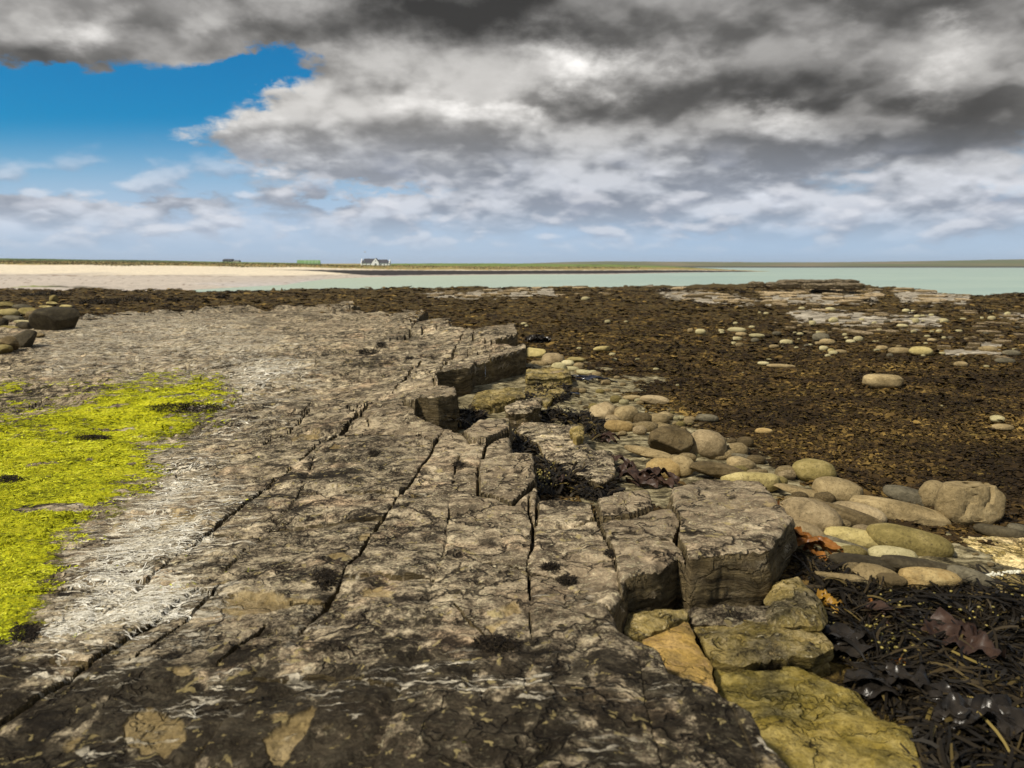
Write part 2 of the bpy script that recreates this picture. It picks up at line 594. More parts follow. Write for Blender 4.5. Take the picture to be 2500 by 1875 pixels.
def build_hills():
    cols = np.linspace(900, 3600, 340)
    top = np.interp(cols, [900, 1200, 1380, 1480, 1580, 1700, 1850, 2000, 2150, 2300, 2500, 3000, 3600], [652, 645, 639.5, 637.5, 638.5, 639, 640, 640, 638.5, 636, 632.5, 630, 636])
    D = [(1350, 0.0, -2.4), (1370, 0.02, -0.6), (1700, .35, None), (2100, .75, None), (2500, 1.0, None), (3200, .6, None)]
    rows = []
    for d, f, z in D:
        zt = 1.5 + (648 - top) / F * 2500
        X = (cols - 1250) / F * d
        zz = np.maximum(zt, -2) * f if z is None else np.full_like(cols, z)
        if z is None:
            zz = zz + 0.5 * fbm(X * 0.004, d * 0.01 + X * 0, 4, 6) + 0.7 * sst(fbm(X * 0.02, d * .1 + X * 0, 2, 9), 0.35, 0.42)
        rows.append(np.stack([X, np.full_like(X, d), zz], -1))
    V = np.stack(rows, 0)
    m, N, b = mat_new("hill_turf")
    tc = N.add('ShaderNodeTexCoord')
    n = N.noise(N.map(tc.outputs['Object'], scale=(0.006, 0.003, 0.05)), 1.0, 4)
    sp = N.add('ShaderNodeSeparateXYZ')
    N.l.new(tc.outputs['Object'], sp.inputs[0])
    c = N.ramp(n, [(0.35, (.10, .12, .04)), (.5, (.13, .13, .055)), (.65, (.20, .16, .09))])
    c = N.mix(N.sm(sp.outputs[2], 0.6, -0.4), c, (.05, .045, .04))
    N.l.new(c, b.inputs['Base Color'])
    b.inputs['Roughness'].default_value = 1.0
    b.inputs['Specular IOR Level'].default_value = 0.1
    me = new_mesh("hills", V, grid_faces(len(D), len(cols)), m)
    tag(obj("hills", me), kind='structure')


build_hills()

# ------------------------------------------------------------------ buildings across the bay
M_WHITE = simple_mat("white_harling", (.88, .87, .84), 0.9, 0.03, 1.0)
M_SLATE = simple_mat("slate_roof", (.055, .055, .065), 0.7, 0.2, 2.0)
M_GLASSY = simple_mat("dark_window", (.05, .055, .06), 0.2, 0.1, 1.0, 0.5)
M_GREENSHEET = simple_mat("green_sheet", (.16, .27, .11), 0.5, 0.12, 0.6)
M_PALESHEET = simple_mat("pale_sheet", (.40, .50, .36), 0.5, 0.1, 1.0)
M_GREY = simple_mat("grey_cladding", (.13, .14, .16), 0.7, 0.15, 1.0)
M_CREAM = simple_mat("cream_wall", (.60, .57, .48), 0.9, 0.06, 1.0)


def bm_box(bm, x0, x1, y0, y1, z0, z1):
    v = [bm.verts.new(p) for p in ((x0, y0, z0), (x1, y0, z0), (x1, y1, z0), (x0, y1, z0), (x0, y0, z1), (x1, y0, z1), (x1, y1, z1), (x0, y1, z1))]
    for f in ((0, 3, 2, 1), (4, 5, 6, 7), (0, 1, 5, 4), (1, 2, 6, 5), (2, 3, 7, 6), (3, 0, 4, 7)):
        bm.faces.new([v[i] for i in f])


def from_bm(name, bm, mat, parent, loc=(0, 0, 0)):
    me = bpy.data.meshes.new(name)
    bmesh.ops.recalc_face_normals(bm, faces=bm.faces)
    bm.to_mesh(me)
    bm.free()
    me.materials.append(mat)
    return obj(name, me, parent, loc)


def prism(bm, prof, axis, a0, a1):
    """extrude a profile (list of (h, z)) along x or y"""
    def P(h, z, a):
        return (a, h, z) if axis == 'x' else (h, a, z)
    A = [bm.verts.new(P(h, z, a0)) for h, z in prof]
    B = [bm.verts.new(P(h, z, a1)) for h, z in prof]
    bm.faces.new(A)
    bm.faces.new(B[::-1])
    n = len(prof)
    for i in range(n):
        bm.faces.new([A[i], A[(i + 1) % n], B[(i + 1) % n], B[i]])


def empty(name, loc):
    o = bpy.data.objects.new(name, None)
    COL.objects.link(o)
    o.location = loc
    o.empty_display_size = 0.3
    return o


def build_cottage():
    d = 420.0
    s = d / F
    zb = land_z(925, d) - 0.15
    root = empty("white_cottage", ((919 - 1250) * s, d, zb))
    tag(root, "long white cottage with dark slate roof and front gable across the bay", "house")
    # x in metres from the middle: pixels 885..954
    x0, x1, xg0, xg1, xp = -34 * s, 35 * s, -6.2 * s, 10.5 * s, 3.0 * s
    bm = bmesh.new(); bm_box(bm, x0, xp, 0, 6, -0.6, 1.55); bm_box(bm, xp + .01, x1, .25, 6, -0.6, 1.45)
    # end gables
    prism(bm, [(0.02, 1.54), (5.98, 1.54), (3, 3.75)], 'x', x0, x0 + .3)
    prism(bm, [(0.27, 1.44), (5.98, 1.44), (3.1, 3.3)], 'x', x1 - .3, x1)
    from_bm("wall", bm, M_WHITE, root)
    bm = bmesh.new(); prism(bm, [(xg0, -0.6), (xg1, -0.6), (xg1, 1.7), (xp, 4.0), (xg0, 1.7)], 'y', -1.1, 3.0)
    from_bm("gable", bm, M_WHITE, root)
    for (a0, a1, zr, ye) in ((x0 + .35, xp - .4, 3.85, -0.25), (xp + .5, x1 - .35, 3.38, 0.0)):
        bm = bmesh.new()
        ze = 1.5
        hip = 2.6
        v = [bm.verts.new(p) for p in ((a0, ye, ze), (a1, ye, ze), (a1, 6.2, ze), (a0, 6.2, ze))]
        l0, l1 = (a0 + hip * .45, a1) if a0 < 0 and a1 < 2 else (a0, a1 - hip * .45)
        r0 = bm.verts.new((l0, 3, zr)); r1 = bm.verts.new((l1, 3, zr))
        bm.faces.new([v[0], v[1], r1, r0]); bm.faces.new([v[2], v[3], r0, r1]); bm.faces.new([v[1], v[2], r1]); bm.faces.new([v[3], v[0], r0]); bm.faces.new(v[::-1])
        from_bm("roof", bm, M_SLATE, root)
    # gable roof slopes
    bm = bmesh.new()
    for xa, za, xb, zb_ in ((xg0 - .2, 1.55, xp, 4.12), (xp, 4.12, xg1 + .2, 1.55)):
        v = [bm.verts.new(p) for p in ((xa, -0.9, za), (xb, -0.9, zb_), (xb, 3.2, zb_), (xa, 3.2, za))]
        bm.faces.new(v)
    from_bm("gable_roof", bm, M_SLATE, root)
    for xa, w, z0, z1, y in ((-29, 1.3, -.1, 1.2, -.04), (-20.5, 1.5, -.1, 1.2, -.04), (-10.5, 2.2, -.3, 1.2, -.04), (15.5, 1.2, -.1, 1.15, .2), (22.5, 1.4, -.1, 1.15, .2), (30.5, 1.4, -.1, 1.15, .2),
                            (2.8, 1.7, 2.3, 2.95, -1.15)):
        bm = bmesh.new(); bm_box(bm, xa * s - w * s / 2, xa * s + w * s / 2, y, y + .12, z0, z1)
        from_bm("window", bm, M_GLASSY, root)
    bm = bmesh.new(); bm_box(bm, 1.2 * s, 4.6 * s, -1.16, -1.0, -.4, 1.25)
    from_bm("door", bm, M_GLASSY, root)
    bm = bmesh.new(); bm_box(bm, -17.6 * s, -17.2 * s, 2.9, 3.1, 3.8, 4.35)
    from_bm("flue_pipe", bm, M_GREY, root)
    bm = bmesh.new(); bm_box(bm, -26.8 * s, -25.4 * s, .9, 1.5, 2.3, 2.85)
    from_bm("skylight", bm, M_PALESHEET, root)


def build_tunnel():
    d = 405.0
    s = d / F
    zb = land_z(760, d) - 0.1
    root = empty("arched_shed", ((760 - 1250) * s, d, zb))
    tag(root, "green half round arched shed among the dunes left of the white cottage", "shed")
    root.rotation_euler = (0, 0, math.radians(12))
    L, R = 27 * s * 2, 2.35
    seg = 12

    def arch(xa, xb, r, name, mat, parent=root):
        V = []
        for xx in (xa, xb):
            for i in range(seg + 1):
                a = math.pi * i / seg
                V.append((xx, -math.cos(a) * r * 1.25, math.sin(a) * r))
        F_ = [(i, i + 1, seg + 2 + i, seg + 1 + i) for i in range(seg)]
        F_ += [tuple(range(seg + 1)), tuple(range(seg + 1, 2 * seg + 2))[::-1]]
        return obj(name, new_mesh(name, V, F_, mat, smooth=False), parent)
    arch(-L / 2, L / 2, R, "shell", M_GREENSHEET)
    for k in (-.16, 0.0, .14, .28, .36):
        arch(L * k, L * k + 0.22, R + 0.06, "rib", M_PALESHEET)
    bm = bmesh.new(); bm_box(bm, L / 2, L / 2 + .08, -1.0, 1.0, 0, 1.7)
    from_bm("door", bm, M_GREY, root)


def build_shed():
    d = 590.0
    s = d / F
    zb = land_z(571, d) - 0.3
    root = empty("farm_building", ((571 - 1250) * s, d, zb))
    tag(root, "low grey farm building with pale annex on the left skyline", "building")
    bm = bmesh.new(); bm_box(bm, -19 * s, 3 * s, 0, 7, -0.5, 1.7)
    from_bm("wall", bm, M_GREY, root)
    bm = bmesh.new(); prism(bm, [(-.2, 1.71), (7.2, 1.71), (3.5, 2.75)], 'x', -19.5 * s, 3.2 * s)
    from_bm("roof", bm, M_SLATE, root)
    bm = bmesh.new(); bm_box(bm, 3.3 * s, 19 * s, .5, 6, -0.5, 1.05)
    from_bm("annex_wall", bm, M_CREAM, root)
    bm = bmesh.new(); prism(bm, [(.3, 1.06), (6.2, 1.06), (3.2, 1.85)], 'x', 3.4 * s, 19.4 * s)
    from_bm("annex_roof", bm, M_GREY, root)
    for k in (-15, -9, -3):
        bm = bmesh.new(); bm_box(bm, k * s, (k + 2.5) * s, -.08, .02, .4, 1.3)
        from_bm("window", bm, M_GLASSY, root)


build_cottage()
build_tunnel()
build_shed()


# ================================================================== rock materials
def rock_material(name, dark=1.0, tint=(1, 1, 1), growth=True, tanbias=0.0, coarse=1.0, ochre=0.0):
    m, N, b = mat_new(name)
    tc = N.add('ShaderNodeTexCoord')
    o = tc.outputs['Object']
    geo = N.add('ShaderNodeNewGeometry')
    oi = N.add('ShaderNodeObjectInfo')
    wv = N.vm('SCALE', N.vm('SUBTRACT', N.noise(o, 3.0 * coarse, 4, 0.6, color=True), (0.5, 0.5, 0.5)), scale=0.22 / coarse)
    o2 = N.vm('ADD', o, wv)
    at0 = N.add('ShaderNodeAttribute', attribute_name='grow')
    nb = N.noise(o2, 1.1 * coarse, 5, 0.6)
    nm = N.noise(N.map(o2, scale=(1, 1.35, 1)), 8.0 * coarse, 7, 0.68)
    nf = N.noise(o, 70.0 * coarse, 5, 0.7)
    v = N.m('ADD', N.m('MULTIPLY', nm, 0.72), N.m('MULTIPLY', nb, 0.28))
    v = N.m('ADD', v, N.m('MULTIPLY', N.m('SUBTRACT', nf, 0.5), 0.42))
    col = N.ramp(v, [(0.40, (.020, .016, .012)), (0.455, (.080, .066, .048)), (0.50, (.190, .160, .115)), (0.55, (.38, .325, .23)), (0.63, (.66, .58, .42))])
    # purple-grey and ochre drift in the stone
    col = N.mix(N.m('MULTIPLY', N.sm(N.noise(o2, 2.3 * coarse, 4, 0.6), 0.5, 0.7), 0.45), col, N.mix(1.0, col, (1.25, 0.98, 0.86), 'MULTIPLY'))
    # black crustose lichen and damp stains
    bl = N.sm(N.noise(N.map(o2, loc=(5, 3, 1)), 13.0 * coarse, 5, 0.66), 0.57, 0.66)
    col = N.mix(N.m('MULTIPLY', bl, 0.7), col, (.024, .020, .015))
    # cream flecks
    fl = N.sm(N.noise(N.map(o2, scale=(1.0, 1.7, 1.4), loc=(2, 8, 4)), 30.0 * coarse, 6, 0.75), 0.53, 0.60)
    cl = N.m('MULTIPLY', at0.outputs['Alpha'], 1.0)
    col = N.mix(N.m('MULTIPLY', cl, .6), col, N.mix(nm, (.17, .135, .09), (.52, .42, .29)))
    fl = N.m('MULTIPLY', fl, N.sm(N.noise(N.map(o2, loc=(1, 1, 7)), 3.3 * coarse, 5, 0.65), 0.38, 0.56))
    col = N.mix(N.m('MULTIPLY', fl, 0.9), col, (.65, .59, .41))
    dt = N.add('ShaderNodeAttribute', attribute_name='mottle_vignette')
    dk = N.sm(N.m('ADD', N.noise(N.map(o2, loc=(6, 6, 1)), 6.0 * coarse, 7, .7), N.m('MULTIPLY', dt.outputs['Fac'], .19)), .535, .64)  # dark mottling, thickened by the vignette painted into the near rock
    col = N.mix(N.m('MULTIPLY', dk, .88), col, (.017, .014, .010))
    # small crust patches, yellowish
    lp = N.sm(N.noise(N.map(o2, loc=(11, 2, 3)), 17.0 * coarse, 4, 0.55), 0.62, 0.655)
    col = N.mix(N.m('MULTIPLY', lp, 0.7), col, N.mix(nb, (.40, .35, .19), (.34, .27, .11)))
    # hairline cracks
    ce = N.vor(N.map(N.vm('ADD', o2, N.vm('SCALE', wv, scale=1.6)), scale=(1.0, 1.5, 1.0), rot=(0, 0, .25)), 1.5 * coarse, 'DISTANCE_TO_EDGE')
    cz = N.m('MULTIPLY', N.sm(ce, 0.024, 0.004), N.sm(N.noise(N.map(o, loc=(1, 5, 2)), 1.4 * coarse, 3), .42, .52))
    ce2 = N.vor(N.map(N.vm('ADD', o2, N.vm('SCALE', wv, scale=1.2)), scale=(1.0, 1.3, 1.0), rot=(0, 0, -.5), loc=(3, 3, 3)), 4.2 * coarse, 'DISTANCE_TO_EDGE')
    cz = N.m('MAXIMUM', cz, N.m('MULTIPLY', N.sm(ce2, 0.035, 0.005), N.sm(N.noise(N.map(o, loc=(7, 5, 2)), 2.4 * coarse, 3), .50, .60)))
    col = N.mix(N.m('MULTIPLY', cz, 0.85), col, (.018, .014, .010))
    # flaked tan patches
    at = N.add('ShaderNodeAttribute', attribute_name='grow')
    rgb = N.add('ShaderNodeSeparateColor')
    N.l.new(at.outputs['Color'], rgb.inputs[0])
    tanm = N.sm(N.m('ADD', N.noise(N.map(o2, loc=(4, 9, 2)), 2.6 * coarse, 5, 0.55), tanbias), 0.665, 0.69)
    if growth:
        tanm = N.m('MAXIMUM', tanm, rgb.outputs[2])
    tanc = N.ramp(N.noise(o2, 5.0 * coarse, 6, 0.65), [(0.3, (.17, .12, .05)), (0.5, (.40, .31, .15)), (0.7, (.53, .43, .25))])
    col = N.mix(N.m('MULTIPLY', tanm, 0.7), col, tanc)
    side = N.sm(N.m('ABSOLUTE', N.vm('DOT_PRODUCT', geo.outputs['True Normal'], (0, 0, 1))), 0.62, 0.30)
    strat = N.noise(N.map(o2, scale=(1.6, 1.6, 26)), 1.6 * coarse, 7, 0.62)
    scol = N.ramp(strat, [(0.30, (.018, .014, .009)), (0.45, (.075, .058, .030)), (0.55, (.125, .10, .055)), (0.66, (.21, .165, .085)), (0.78, (.36, .29, .15))])
    scol = N.mix(N.m('MULTIPLY', N.sm(nb, 0.5, 0.7), 0.5 + 0.4 * ochre), scol, (.21, .15, .05))
    col = N.mix(N.m('MULTIPLY', side, 0.88), col, scol)
    if ochre > 0:
        oc = N.ramp(N.noise(o2, 3.2 * coarse, 7, 0.62), [(0.36, (.045, .040, .012)), (0.46, (.21, .17, .045)), (0.54, (.36, .28, .075)), (0.64, (.50, .40, .17))])
        col = N.mix(N.m('MULTIPLY', ochre, N.sm(v, 0.34, 0.5)), col, oc)
    rough = 0.82
    streak_h = None
    if growth:
        # bleached filaments of dried algae, combed by the ebb
        sw = N.vm('ADD', o, N.vm('SCALE', N.vm('SUBTRACT', N.noise(o, 5.0, 4, 0.6, color=True), (0.5, 0.5, 0.5)), scale=0.16))
        st = N.noise(N.map(sw, rot=(0, 0, math.radians(-14)), scale=(5.0, 34.0, 6.0)), 1.0, 6, 0.62)
        st2 = N.noise(N.map(sw, rot=(0, 0, math.radians(8)), scale=(9.0, 50.0, 6.0), loc=(3, 1, 0)), 1.0, 5, 0.6)
        ridge = N.m('MAXIMUM', N.sm(st, 0.50, 0.60), N.m('MULTIPLY', N.sm(st2, 0.52, 0.62), 0.8))
        dens = N.m('ADD', rgb.outputs[0], N.m('MULTIPLY', N.m('SUBTRACT', N.noise(o2, 2.4, 5, 0.6), 0.5), 1.3))
        wm = N.m('MULTIPLY', N.sm(N.m('ADD', dens, N.m('MULTIPLY', ridge, 1.0)), 0.98, 1.55), N.sm(rgb.outputs[0], 0.02, 0.25))
        col = N.mix(wm, col, N.mix(st2, (.50, .46, .36), (.78, .74, .63)))
        gm = N.sm(N.m('ADD', rgb.outputs[1], N.m('MULTIPLY', N.m('SUBTRACT', N.noise(N.map(o2, scale=(1, 2, 1)), 7.0, 7, 0.72), 0.5), 2.6)), 0.48, 0.74)
        gv = N.noise(N.map(o2, scale=(1, 2.2, 1)), 26.0, 6, 0.7)
        gc = N.ramp(N.m('ADD', N.m('MULTIPLY', gv, 0.5), N.m('MULTIPLY', N.noise(N.map(o2, scale=(1, 1.8, 1)), 2.4, 6, .65), 0.5)), [(0.37, (.05, .065, .008)), (0.44, (.22, .24, .010)), (0.51, (.52, .54, .014)), (0.64, (.70, .69, .06))])
        col = N.mix(gm, col, gc)
        streak_h = N.m('ADD', N.m('MULTIPLY', wm, 0.5), N.m('MULTIPLY', N.m('MULTIPLY', gm, gv), 1.6))
    col = N.mix(1.0, col, (1.035, .985, .905), 'MULTIPLY')
    if tint != (1, 1, 1) or dark != 1.0:
        col = N.mix(1.0, col, tuple(t * dark for t in tint), 'MULTIPLY')
    # each block a shade of its own
    rnd = N.m('ADD', 0.84, N.m('MULTIPLY', oi.outputs['Random'], 0.34))
    hv = N.add('ShaderNodeHueSaturation')
    N.l.new(col, hv.inputs['Color'])
    N.l.new(rnd, hv.inputs['Value'])
    N.l.new(hv.outputs[0], b.inputs['Base Color'])
    b.inputs['Roughness'].default_value = rough
    b.inputs['Specular IOR Level'].default_value = 0.08
    h = N.m('ADD', N.m('MULTIPLY', nm, 1.0), N.m('MULTIPLY', nf, 0.22))
    h = N.m('ADD', h, N.m('MULTIPLY', N.m('MULTIPLY', strat, side), 1.2))
    h = N.m('ADD', h, N.m('MULTIPLY', fl, 0.10))
    h = N.m('SUBTRACT', h, N.m('MULTIPLY', tanm, 0.18))
    h = N.m('SUBTRACT', h, N.m('MULTIPLY', cz, 0.5))
    if streak_h is not None:
        h = N.m('ADD', h, N.m('MULTIPLY', streak_h, 0.6))
    N.l.new(N.bump(h, 1.0, 0.045 / coarse), b.inputs['Normal'])
    return m


M_SLAB = rock_material("platform_rock")
M_BLOCK = rock_material("block_rock", growth=False, tanbias=0.03)
M_OCHRE = rock_material("ochre_rock", growth=False, ochre=0.62, tanbias=0.05)
M_DARKROCK = rock_material("dark_rock", growth=False, dark=0.6)
M_PALE = rock_material("pale_ledge_rock", growth=False, tint=(1.35, 1.3, 1.2), coarse=0.5)


# ================================================================== plan of the shore
PB = [(1872, 1800), (1834, 1729), (1744, 1670), (1640, 1634), (1608, 1571), (1514, 1530), (1486, 1486), (1521, 1436),
      (1524, 1411), (1612, 1394), (1655, 1364), (1688, 1384), (1759, 1372), (1877, 1364), (1934, 1282), (1902, 1246), (1889, 1209), (1852, 1181), (1718, 1172), (1641, 1193),
      (1640, 1231), (1596, 1243), (1587, 1211), (1510, 1215), (1453, 1227), (1376, 1217), (1309, 1221), (1308, 1177), (1303, 1121), (1247, 1119), (1245, 1030),
      (1168, 1030), (1131, 1056), (1104, 1044), (1060, 1028), (1012, 1019), (1016, 1007), (1070, 1008), (1114, 1002), (1112, 958), (1072, 952), (1062, 930), (1150, 921), (1160, 906), (1193, 899),
      (1284, 877), (1281, 860), (1200, 852), (1263, 838), (1257, 810), (1165, 812), (1099, 801), (1098, 785), (1010, 790), (1037, 770), (1034, 757), (960, 760), (880, 752), (866, 742), (866, 730),
      (797, 735), (736, 731), (640, 738), (560, 733), (420, 742), (240, 748), (190, 756), (0, 765), (-1200, 775)]
PLAT = [G(px, py)[:2] for px, py in PB]
PLAT = [np.array([0.95, 0.6]), np.array([0.98, 1.6])] + PLAT + [np.array([-30.0, 0.6])]
PLAT = np.array(PLAT)


def ztop_base(x, y):
    return -0.34 * (1 - np.exp(-np.maximum(0, -x - 0.3) * 0.13)) - 0.05 * sst(y, 15, 36)


# joints of the flagstone: the long set runs away from the camera
VPM = (1356 - 1250) / F
JA_PX = [
    ([(147, 1547), (263, 1458), (303, 1426), (401, 1351), (495, 1279), (522, 1261), (620, 1190), (669, 1150), (758, 1083), (834, 1029), (888, 994)], .020, .13),
    ([(669, 1560), (789, 1480), (821, 1422), (843, 1373), (874, 1342), (900, 1297), (936, 1249), (972, 1202), (1016, 1144), (1048, 1108), (1063, 1072)], .021, .12),
    ([(1022, 1557), (1038, 1496), (1063, 1410), (1079, 1345), (1099, 1203), (1113, 1133)], .011, .06),
    ([(1300, 1560), (1286, 1353), (1299, 1313), (1303, 1276), (1291, 1235)], .013, .08),
    ([(1530, 1480), (1518, 1431), (1498, 1353), (1465, 1276), (1449, 1227)], .013, .12),
    ([(1693, 1475), (1673, 1361), (1653, 1321), (1661, 1276), (1640, 1231)], .022, .30)]
JA = []
for pts, w, dep in JA_PX:
    q = np.array([G(a, b)[:2] for a, b in pts])
    q = q[np.argsort(q[:, 1])]
    near = [q[0][0] + (0.5 - q[0][1]) * VPM, 0.5]
    far = [q[-1][0] + (60 - q[-1][1]) * VPM, 60.0]
    JA.append((np.vstack([near, q, far]), w, dep))
JR = [(float(q[1][1]), float(q[-2][1]), n_ < 3) for n_, (q, w, dep) in enumerate(JA)]
base = JA[0][0]
left = []
for off in (-0.75, -1.75, -2.7, -3.9, -5.2, -6.8, -8.8, -11.5, -15.0):
    q = np.array([[np.interp(t, base[:, 1], base[:, 0]) * 0.25 + (0.75 * (-0.9 + VPM * t)) + off + 0.25 * math.sin(t * 0.9 + off * 3), t] for t in np.linspace(.5, 60, 90)])
    left.append((q, .007, .04))
JA = left[::-1] + JA
JR = [(1.0, 14.0, True)] * len(left) + JR


def _ex(pts):
    q = np.array([G(a, b)[:2] for a, b in pts])
    return q[np.argsort(q[:, 1])]


EXTRA = [_ex(p) for p in ([(951, 967), (983, 924), (1012, 891), (1032, 870)], [(1063, 931), (1084, 887), (1110, 855), (1131, 819)], [(312, 1574), (455, 1480), (513, 1422), (540, 1400)], [(560, 1085), (640, 1050), (700, 1020), (760, 985)], [(1000, 1045), (1040, 1060), (1063, 1075)],
                          [(905, 1025), (880, 1000), (840, 985)], [(1180, 1122), (1187, 1086)], [(1186, 1548), (1160, 1520), (1110, 1470)], [(520, 1600), (600, 1540), (650, 1500)])]
# cross joints, per strip between two long joints
NB0 = len(left)


def xj(k, y):
    q = JA[k][0]
    return np.interp(y, q[:, 1], q[:, 0]) + 0.018 * fbm(np.asarray(y) * 2.1, np.asarray(y) * 0 + k * 3.7, 3, 40 + k)


JB = {}
r2 = random.Random(11)
for k in range(len(JA) + 1):
    lst = []
    y = 1.2 + r2.random() * 0.6
    while y < 24:
        y += r2.uniform(0.75, 1.7) * (1 + 0.05 * y)
        lst.append((None, y, r2.uniform(-0.35, 0.2), r2.choice([.005, .006, .008, .012]), .05))
    JB[k] = lst


def from_px(pts):
    q = np.array([G(a, b)[:2] for a, b in pts])
    return q[np.argsort(q[:, 0])]


diag = from_px([(1060, 1348), (1120, 1352), (1197, 1361), (1347, 1394), (1482, 1480), (1530, 1500)])
for k in (NB0 + 3, NB0 + 4):
    JB[k] = [(diag, 0, 0, .017, .12)] + [j for j in JB[k] if j[1] > 4.4]
JB[NB0 + 5] = [(from_px([(1440, 1312), (1560, 1318), (1660, 1330)]), 0, 0, .008, .04)] + [j for j in JB[NB0 + 5] if j[1] > 5.3]
JB[NB0 + 6] = [(from_px([(1640, 1306), (1700, 1284), (1755, 1282), (1803, 1266), (1900, 1246), (1960, 1240)]), 0, 0, .006, .03)]
JB[NB0 + 1] = [j for j in JB[NB0 + 1] if abs(j[1] - 4.45) > .4] + [(from_px([(480, 1262), (522, 1261), (575, 1281), (664, 1266), (900, 1250)]), 0, 0, .010, .06)]


BLK = [([(1168, 1128), (1240, 1122), (1303, 1121), (1308, 1177), (1250, 1221), (1168, 1195)], .035, .0, .06), ([(1131, 1056), (1168, 1030), (1245, 1030), (1245, 1054), (1187, 1083), (1150, 1076)], .05, .05, .0), ([(1187, 1085), (1245, 1057), (1247, 1118), (1200, 1119), (1176, 1124)], .0, .03, .0),
       ([(985, 985), (1045, 967), (1113, 956), (1116, 1004), (1070, 1010), (1012, 1009)], .06, .02, -.08), ([(1060, 928), (1095, 905), (1160, 893), (1160, 907), (1150, 922), (1058, 953)], .05, .03, .0), ([(1193, 900), (1200, 868), (1281, 860), (1285, 878)], .055, .05, .0),
       ([(1153, 843), (1160, 815), (1257, 810), (1264, 838), (1200, 853)], .06, .04, .0), ([(1160, 893), (1130, 880), (1145, 858), (1200, 868), (1193, 900)], .02, .0, .0), ([(1015, 792), (1055, 779), (1098, 785), (1099, 802), (1030, 808), (960, 815)], .08, .0, .0), ([(950, 800), (1010, 790), (1000, 812), (930, 824)], .05, 0, 0),
       ([(960, 762), (1034, 757), (1037, 771), (1000, 785), (930, 780)], .09, 0, 0), ([(800, 736), (866, 730), (866, 743), (810, 752)], .12, 0, 0), ([(1455, 1230), (1510, 1216), (1585, 1213), (1594, 1245), (1540, 1262), (1468, 1272)], .025, 0, .05), ([(1312, 1222), (1376, 1218), (1445, 1228), (1456, 1262), (1400, 1275), (1310, 1270)], .02, 0, .06)]


PLAT_PYS = np.concatenate([np.arange(5200, 2560, -130), np.arange(2560, 1900, -14), np.arange(1900, 724, -3.0)])


def plat_sd(X, Y):
    return sdf_poly(X, Y, PLAT) + 0.016 * fbm(X * 4.2, Y * 4.2, 4, 50, .6) * sst(Y, 2, 4) * (1 + .05 * Y) + .5 * fbm(X * .45, Y * .45, 3, 49) * sst(Y, 15, 28)


def snap_border(X, Y, solid, fun, iters=3):
    """pull the ragged rim of the grid onto the true outline"""
    pad = np.pad(solid, 1)
    n = pad[:-1, :-1].astype(int) + pad[1:, :-1] + pad[:-1, 1:] + pad[1:, 1:]
    rim = (n > 0) & (n < 4)
    rim[0, :] = rim[-1, :] = False
    rim[:, 0] = rim[:, -1] = False
    x, y = X[rim], Y[rim]
    x0, y0 = x.copy(), y.copy()
    h = .004
    for _ in range(iters):
        s = fun(x, y)
        gx = (fun(x + h, y) - fun(x - h, y)) / (2 * h)
        gy = (fun(x, y + h) - fun(x, y - h)) / (2 * h)
        g2 = np.maximum(gx * gx + gy * gy, .2)
        x, y = x - s * gx / g2, y - s * gy / g2
    lim = .5 + .1 * y0
    ok = np.hypot(x - x0, y - y0) < lim
    X, Y = X.copy(), Y.copy()
    X[rim], Y[rim] = np.where(ok, x, x0), np.where(ok, y, y0)
    return X, Y


